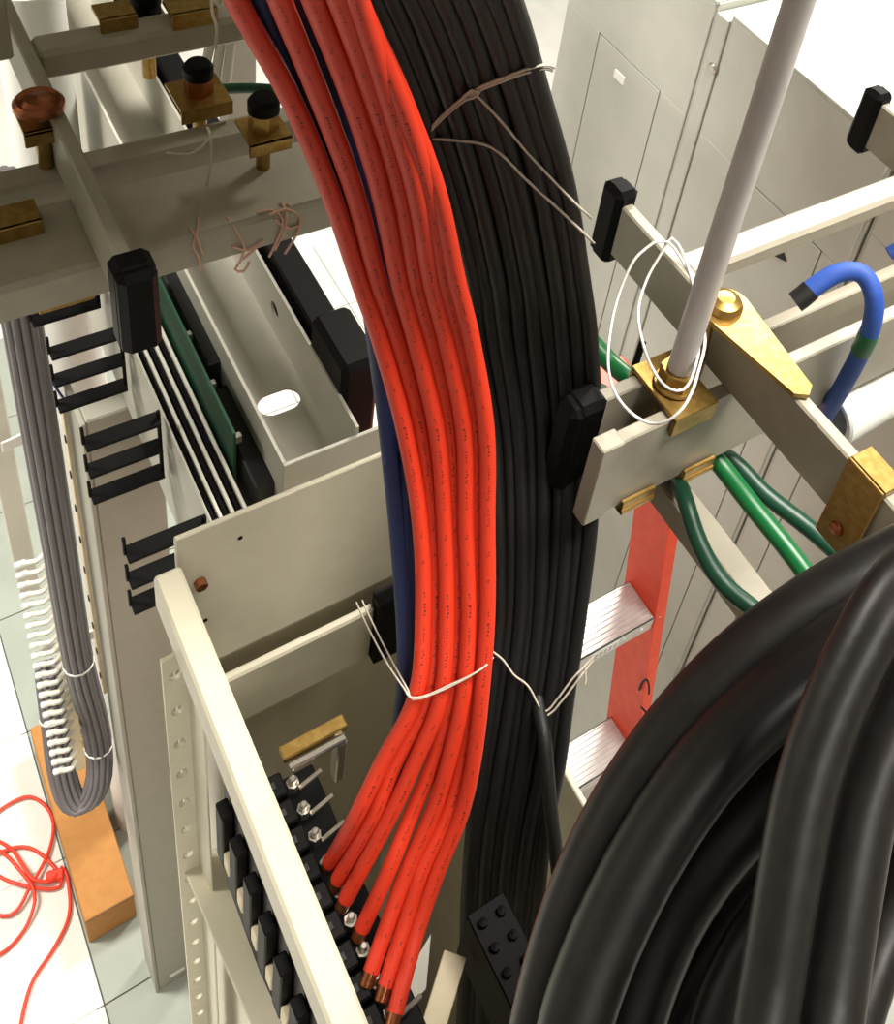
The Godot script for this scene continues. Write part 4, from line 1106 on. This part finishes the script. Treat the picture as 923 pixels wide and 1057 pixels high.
func lacing() -> void:
	var cords := [
		["lacing_cord", "pale lacing cord tied across the top of the black bundle", 0.0008, [[Vector3(0.2992, 2.6660, -0.3774), Vector3(0.2865, 2.6764, -0.3693), Vector3(0.2789, 2.6745, -0.3716), Vector3(0.2710, 2.6659, -0.3792), Vector3(0.2632, 2.6565, -0.3871), Vector3(0.2584, 2.6469, -0.3931), Vector3(0.2532, 2.6323, -0.4008), Vector3(0.2512, 2.6200, -0.4071), Vector3(0.2541, 2.6060, -0.4166)], [Vector3(0.2990, 2.6636, -0.3783), Vector3(0.2866, 2.6734, -0.3703), Vector3(0.2789, 2.6714, -0.3726), Vector3(0.2705, 2.6634, -0.3796), Vector3(0.2635, 2.6535, -0.3880), Vector3(0.2580, 2.6413, -0.3952), Vector3(0.2529, 2.6274, -0.4024), Vector3(0.2510, 2.6135, -0.4098), Vector3(0.2540, 2.6043, -0.4171)], [Vector3(0.2529, 2.6072, -0.4156), Vector3(0.2525, 2.6112, -0.4080), Vector3(0.2623, 2.6123, -0.4009), Vector3(0.2753, 2.6117, -0.3930), Vector3(0.2835, 2.6060, -0.3895), Vector3(0.3008, 2.5852, -0.3836), Vector3(0.3187, 2.5656, -0.3765), Vector3(0.3357, 2.5461, -0.3694), Vector3(0.3415, 2.5388, -0.3699), Vector3(0.3509, 2.5268, -0.3749)], [Vector3(0.2613, 2.6522, -0.3897), Vector3(0.2668, 2.6463, -0.3882), Vector3(0.2799, 2.6298, -0.3853), Vector3(0.2956, 2.6085, -0.3813), Vector3(0.3143, 2.5854, -0.3752), Vector3(0.3289, 2.5677, -0.3697), Vector3(0.3352, 2.5607, -0.3701), Vector3(0.3445, 2.5489, -0.3754)], [Vector3(0.2575, 2.6481, -0.3918), Vector3(0.2597, 2.6548, -0.3883), Vector3(0.2632, 2.6540, -0.3865), Vector3(0.2615, 2.6489, -0.3892), Vector3(0.2587, 2.6468, -0.3915)]]],
		["lacing_cord", "pale lacing cord around the middle of the red bundle", 0.0006, [[Vector3(0.2198, 2.2325, -0.3818), Vector3(0.2115, 2.2593, -0.3493), Vector3(0.2067, 2.2779, -0.3140), Vector3(0.2065, 2.2862, -0.2911), Vector3(0.2073, 2.2866, -0.2851), Vector3(0.2151, 2.2892, -0.2807), Vector3(0.2257, 2.2953, -0.2773), Vector3(0.2363, 2.3014, -0.2739), Vector3(0.2461, 2.3078, -0.2715), Vector3(0.2570, 2.3022, -0.2763)], [Vector3(0.2234, 2.2342, -0.3804), Vector3(0.2153, 2.2591, -0.3458), Vector3(0.2102, 2.2773, -0.3104), Vector3(0.2079, 2.2865, -0.2901), Vector3(0.2080, 2.2857, -0.2839), Vector3(0.2176, 2.2901, -0.2794), Vector3(0.2308, 2.2976, -0.2751), Vector3(0.2417, 2.3047, -0.2724), Vector3(0.2561, 2.3007, -0.2756)]]],
		["lacing_cord", "grey lacing cord around the lower black bundle", 0.0007, [[Vector3(0.2855, 2.2295, -0.3094), Vector3(0.2905, 2.2257, -0.3014), Vector3(0.2938, 2.2195, -0.2926), Vector3(0.3002, 2.2150, -0.2828), Vector3(0.3035, 2.2053, -0.2716), Vector3(0.3059, 2.2018, -0.2670), Vector3(0.3143, 2.2109, -0.2669), Vector3(0.3250, 2.2232, -0.2689), Vector3(0.3357, 2.2280, -0.2708), Vector3(0.3488, 2.2188, -0.2767)], [Vector3(0.3033, 2.2019, -0.2691), Vector3(0.3077, 2.2005, -0.2645), Vector3(0.3150, 2.2099, -0.2641), Vector3(0.3253, 2.2203, -0.2659), Vector3(0.3356, 2.2260, -0.2689), Vector3(0.3482, 2.2167, -0.2752)], [Vector3(0.3315, 2.2372, -0.2661), Vector3(0.3306, 2.2322, -0.2621), Vector3(0.3292, 2.2290, -0.2602)]]],
		["twine_knot", "pink twine tied round the channel, nearest the capped rail", 0.0010, [[Vector3(0.1955, 2.4012, -0.6114), Vector3(0.1893, 2.4012, -0.5971), Vector3(0.1853, 2.3945, -0.5938), Vector3(0.1896, 2.3777, -0.5938), Vector3(0.1900, 2.3659, -0.5938)], [Vector3(0.1864, 2.4012, -0.6025), Vector3(0.1881, 2.3990, -0.5938), Vector3(0.1924, 2.3822, -0.5938)]]],
		["twine_knot", "pink twine knot with crossed ends, second along the channel", 0.0010, [[Vector3(0.2129, 2.4012, -0.6040), Vector3(0.2168, 2.3936, -0.5938), Vector3(0.2217, 2.3773, -0.5938), Vector3(0.2188, 2.3638, -0.5938), Vector3(0.2152, 2.3574, -0.5938), Vector3(0.2216, 2.3527, -0.5938), Vector3(0.2253, 2.3612, -0.5938)], [Vector3(0.2132, 2.3816, -0.5938), Vector3(0.2246, 2.3733, -0.5938), Vector3(0.2361, 2.3785, -0.5938)], [Vector3(0.2202, 2.3652, -0.5938), Vector3(0.2289, 2.3715, -0.5938), Vector3(0.2332, 2.3757, -0.5938)]]],
		["twine_knot", "bunch of pink twine wraps on the channel near red cables", 0.0010, [[Vector3(0.2332, 2.4012, -0.5997), Vector3(0.2436, 2.4012, -0.5986), Vector3(0.2505, 2.3923, -0.5938), Vector3(0.2457, 2.3728, -0.5938), Vector3(0.2406, 2.3599, -0.5938)], [Vector3(0.2532, 2.4012, -0.6046), Vector3(0.2533, 2.3970, -0.5938), Vector3(0.2507, 2.3806, -0.5938), Vector3(0.2450, 2.3651, -0.5938)], [Vector3(0.2562, 2.4012, -0.6011), Vector3(0.2638, 2.3903, -0.5938), Vector3(0.2613, 2.3746, -0.5938), Vector3(0.2526, 2.3581, -0.5938)], [Vector3(0.2405, 2.4012, -0.5944), Vector3(0.2533, 2.4012, -0.5956), Vector3(0.2654, 2.3868, -0.5938), Vector3(0.2566, 2.3823, -0.5938), Vector3(0.2446, 2.3964, -0.5938)]]],
		["string_end", "loose grey string end hanging on the upper left cross bar", 0.0010, [[Vector3(0.1895, 2.4252, -0.6585), Vector3(0.1999, 2.4341, -0.6416), Vector3(0.2082, 2.4395, -0.6395), Vector3(0.2153, 2.4460, -0.6396), Vector3(0.2211, 2.4478, -0.6363)], [Vector3(0.2197, 2.4378, -0.6606), Vector3(0.2149, 2.4444, -0.6385), Vector3(0.2132, 2.4239, -0.6367), Vector3(0.2088, 2.4079, -0.6333)]]],
		["string_end", "thin grey string hanging over the upper left rung", 0.0012, [[Vector3(0.2595, 2.4945, -0.7621), Vector3(0.2522, 2.4816, -0.7399), Vector3(0.2509, 2.4748, -0.7262), Vector3(0.2479, 2.4599, -0.7228)]]]]
	for q in cords:
		var paths: Array = q[3]
		var t := thing(q[0], paths[0][0], q[1], "cord")
		for p in paths:
			part(t, "strand", cable(p, q[2], 8, 0.006), M.twine if q[0] == "twine_knot" else M.cord)
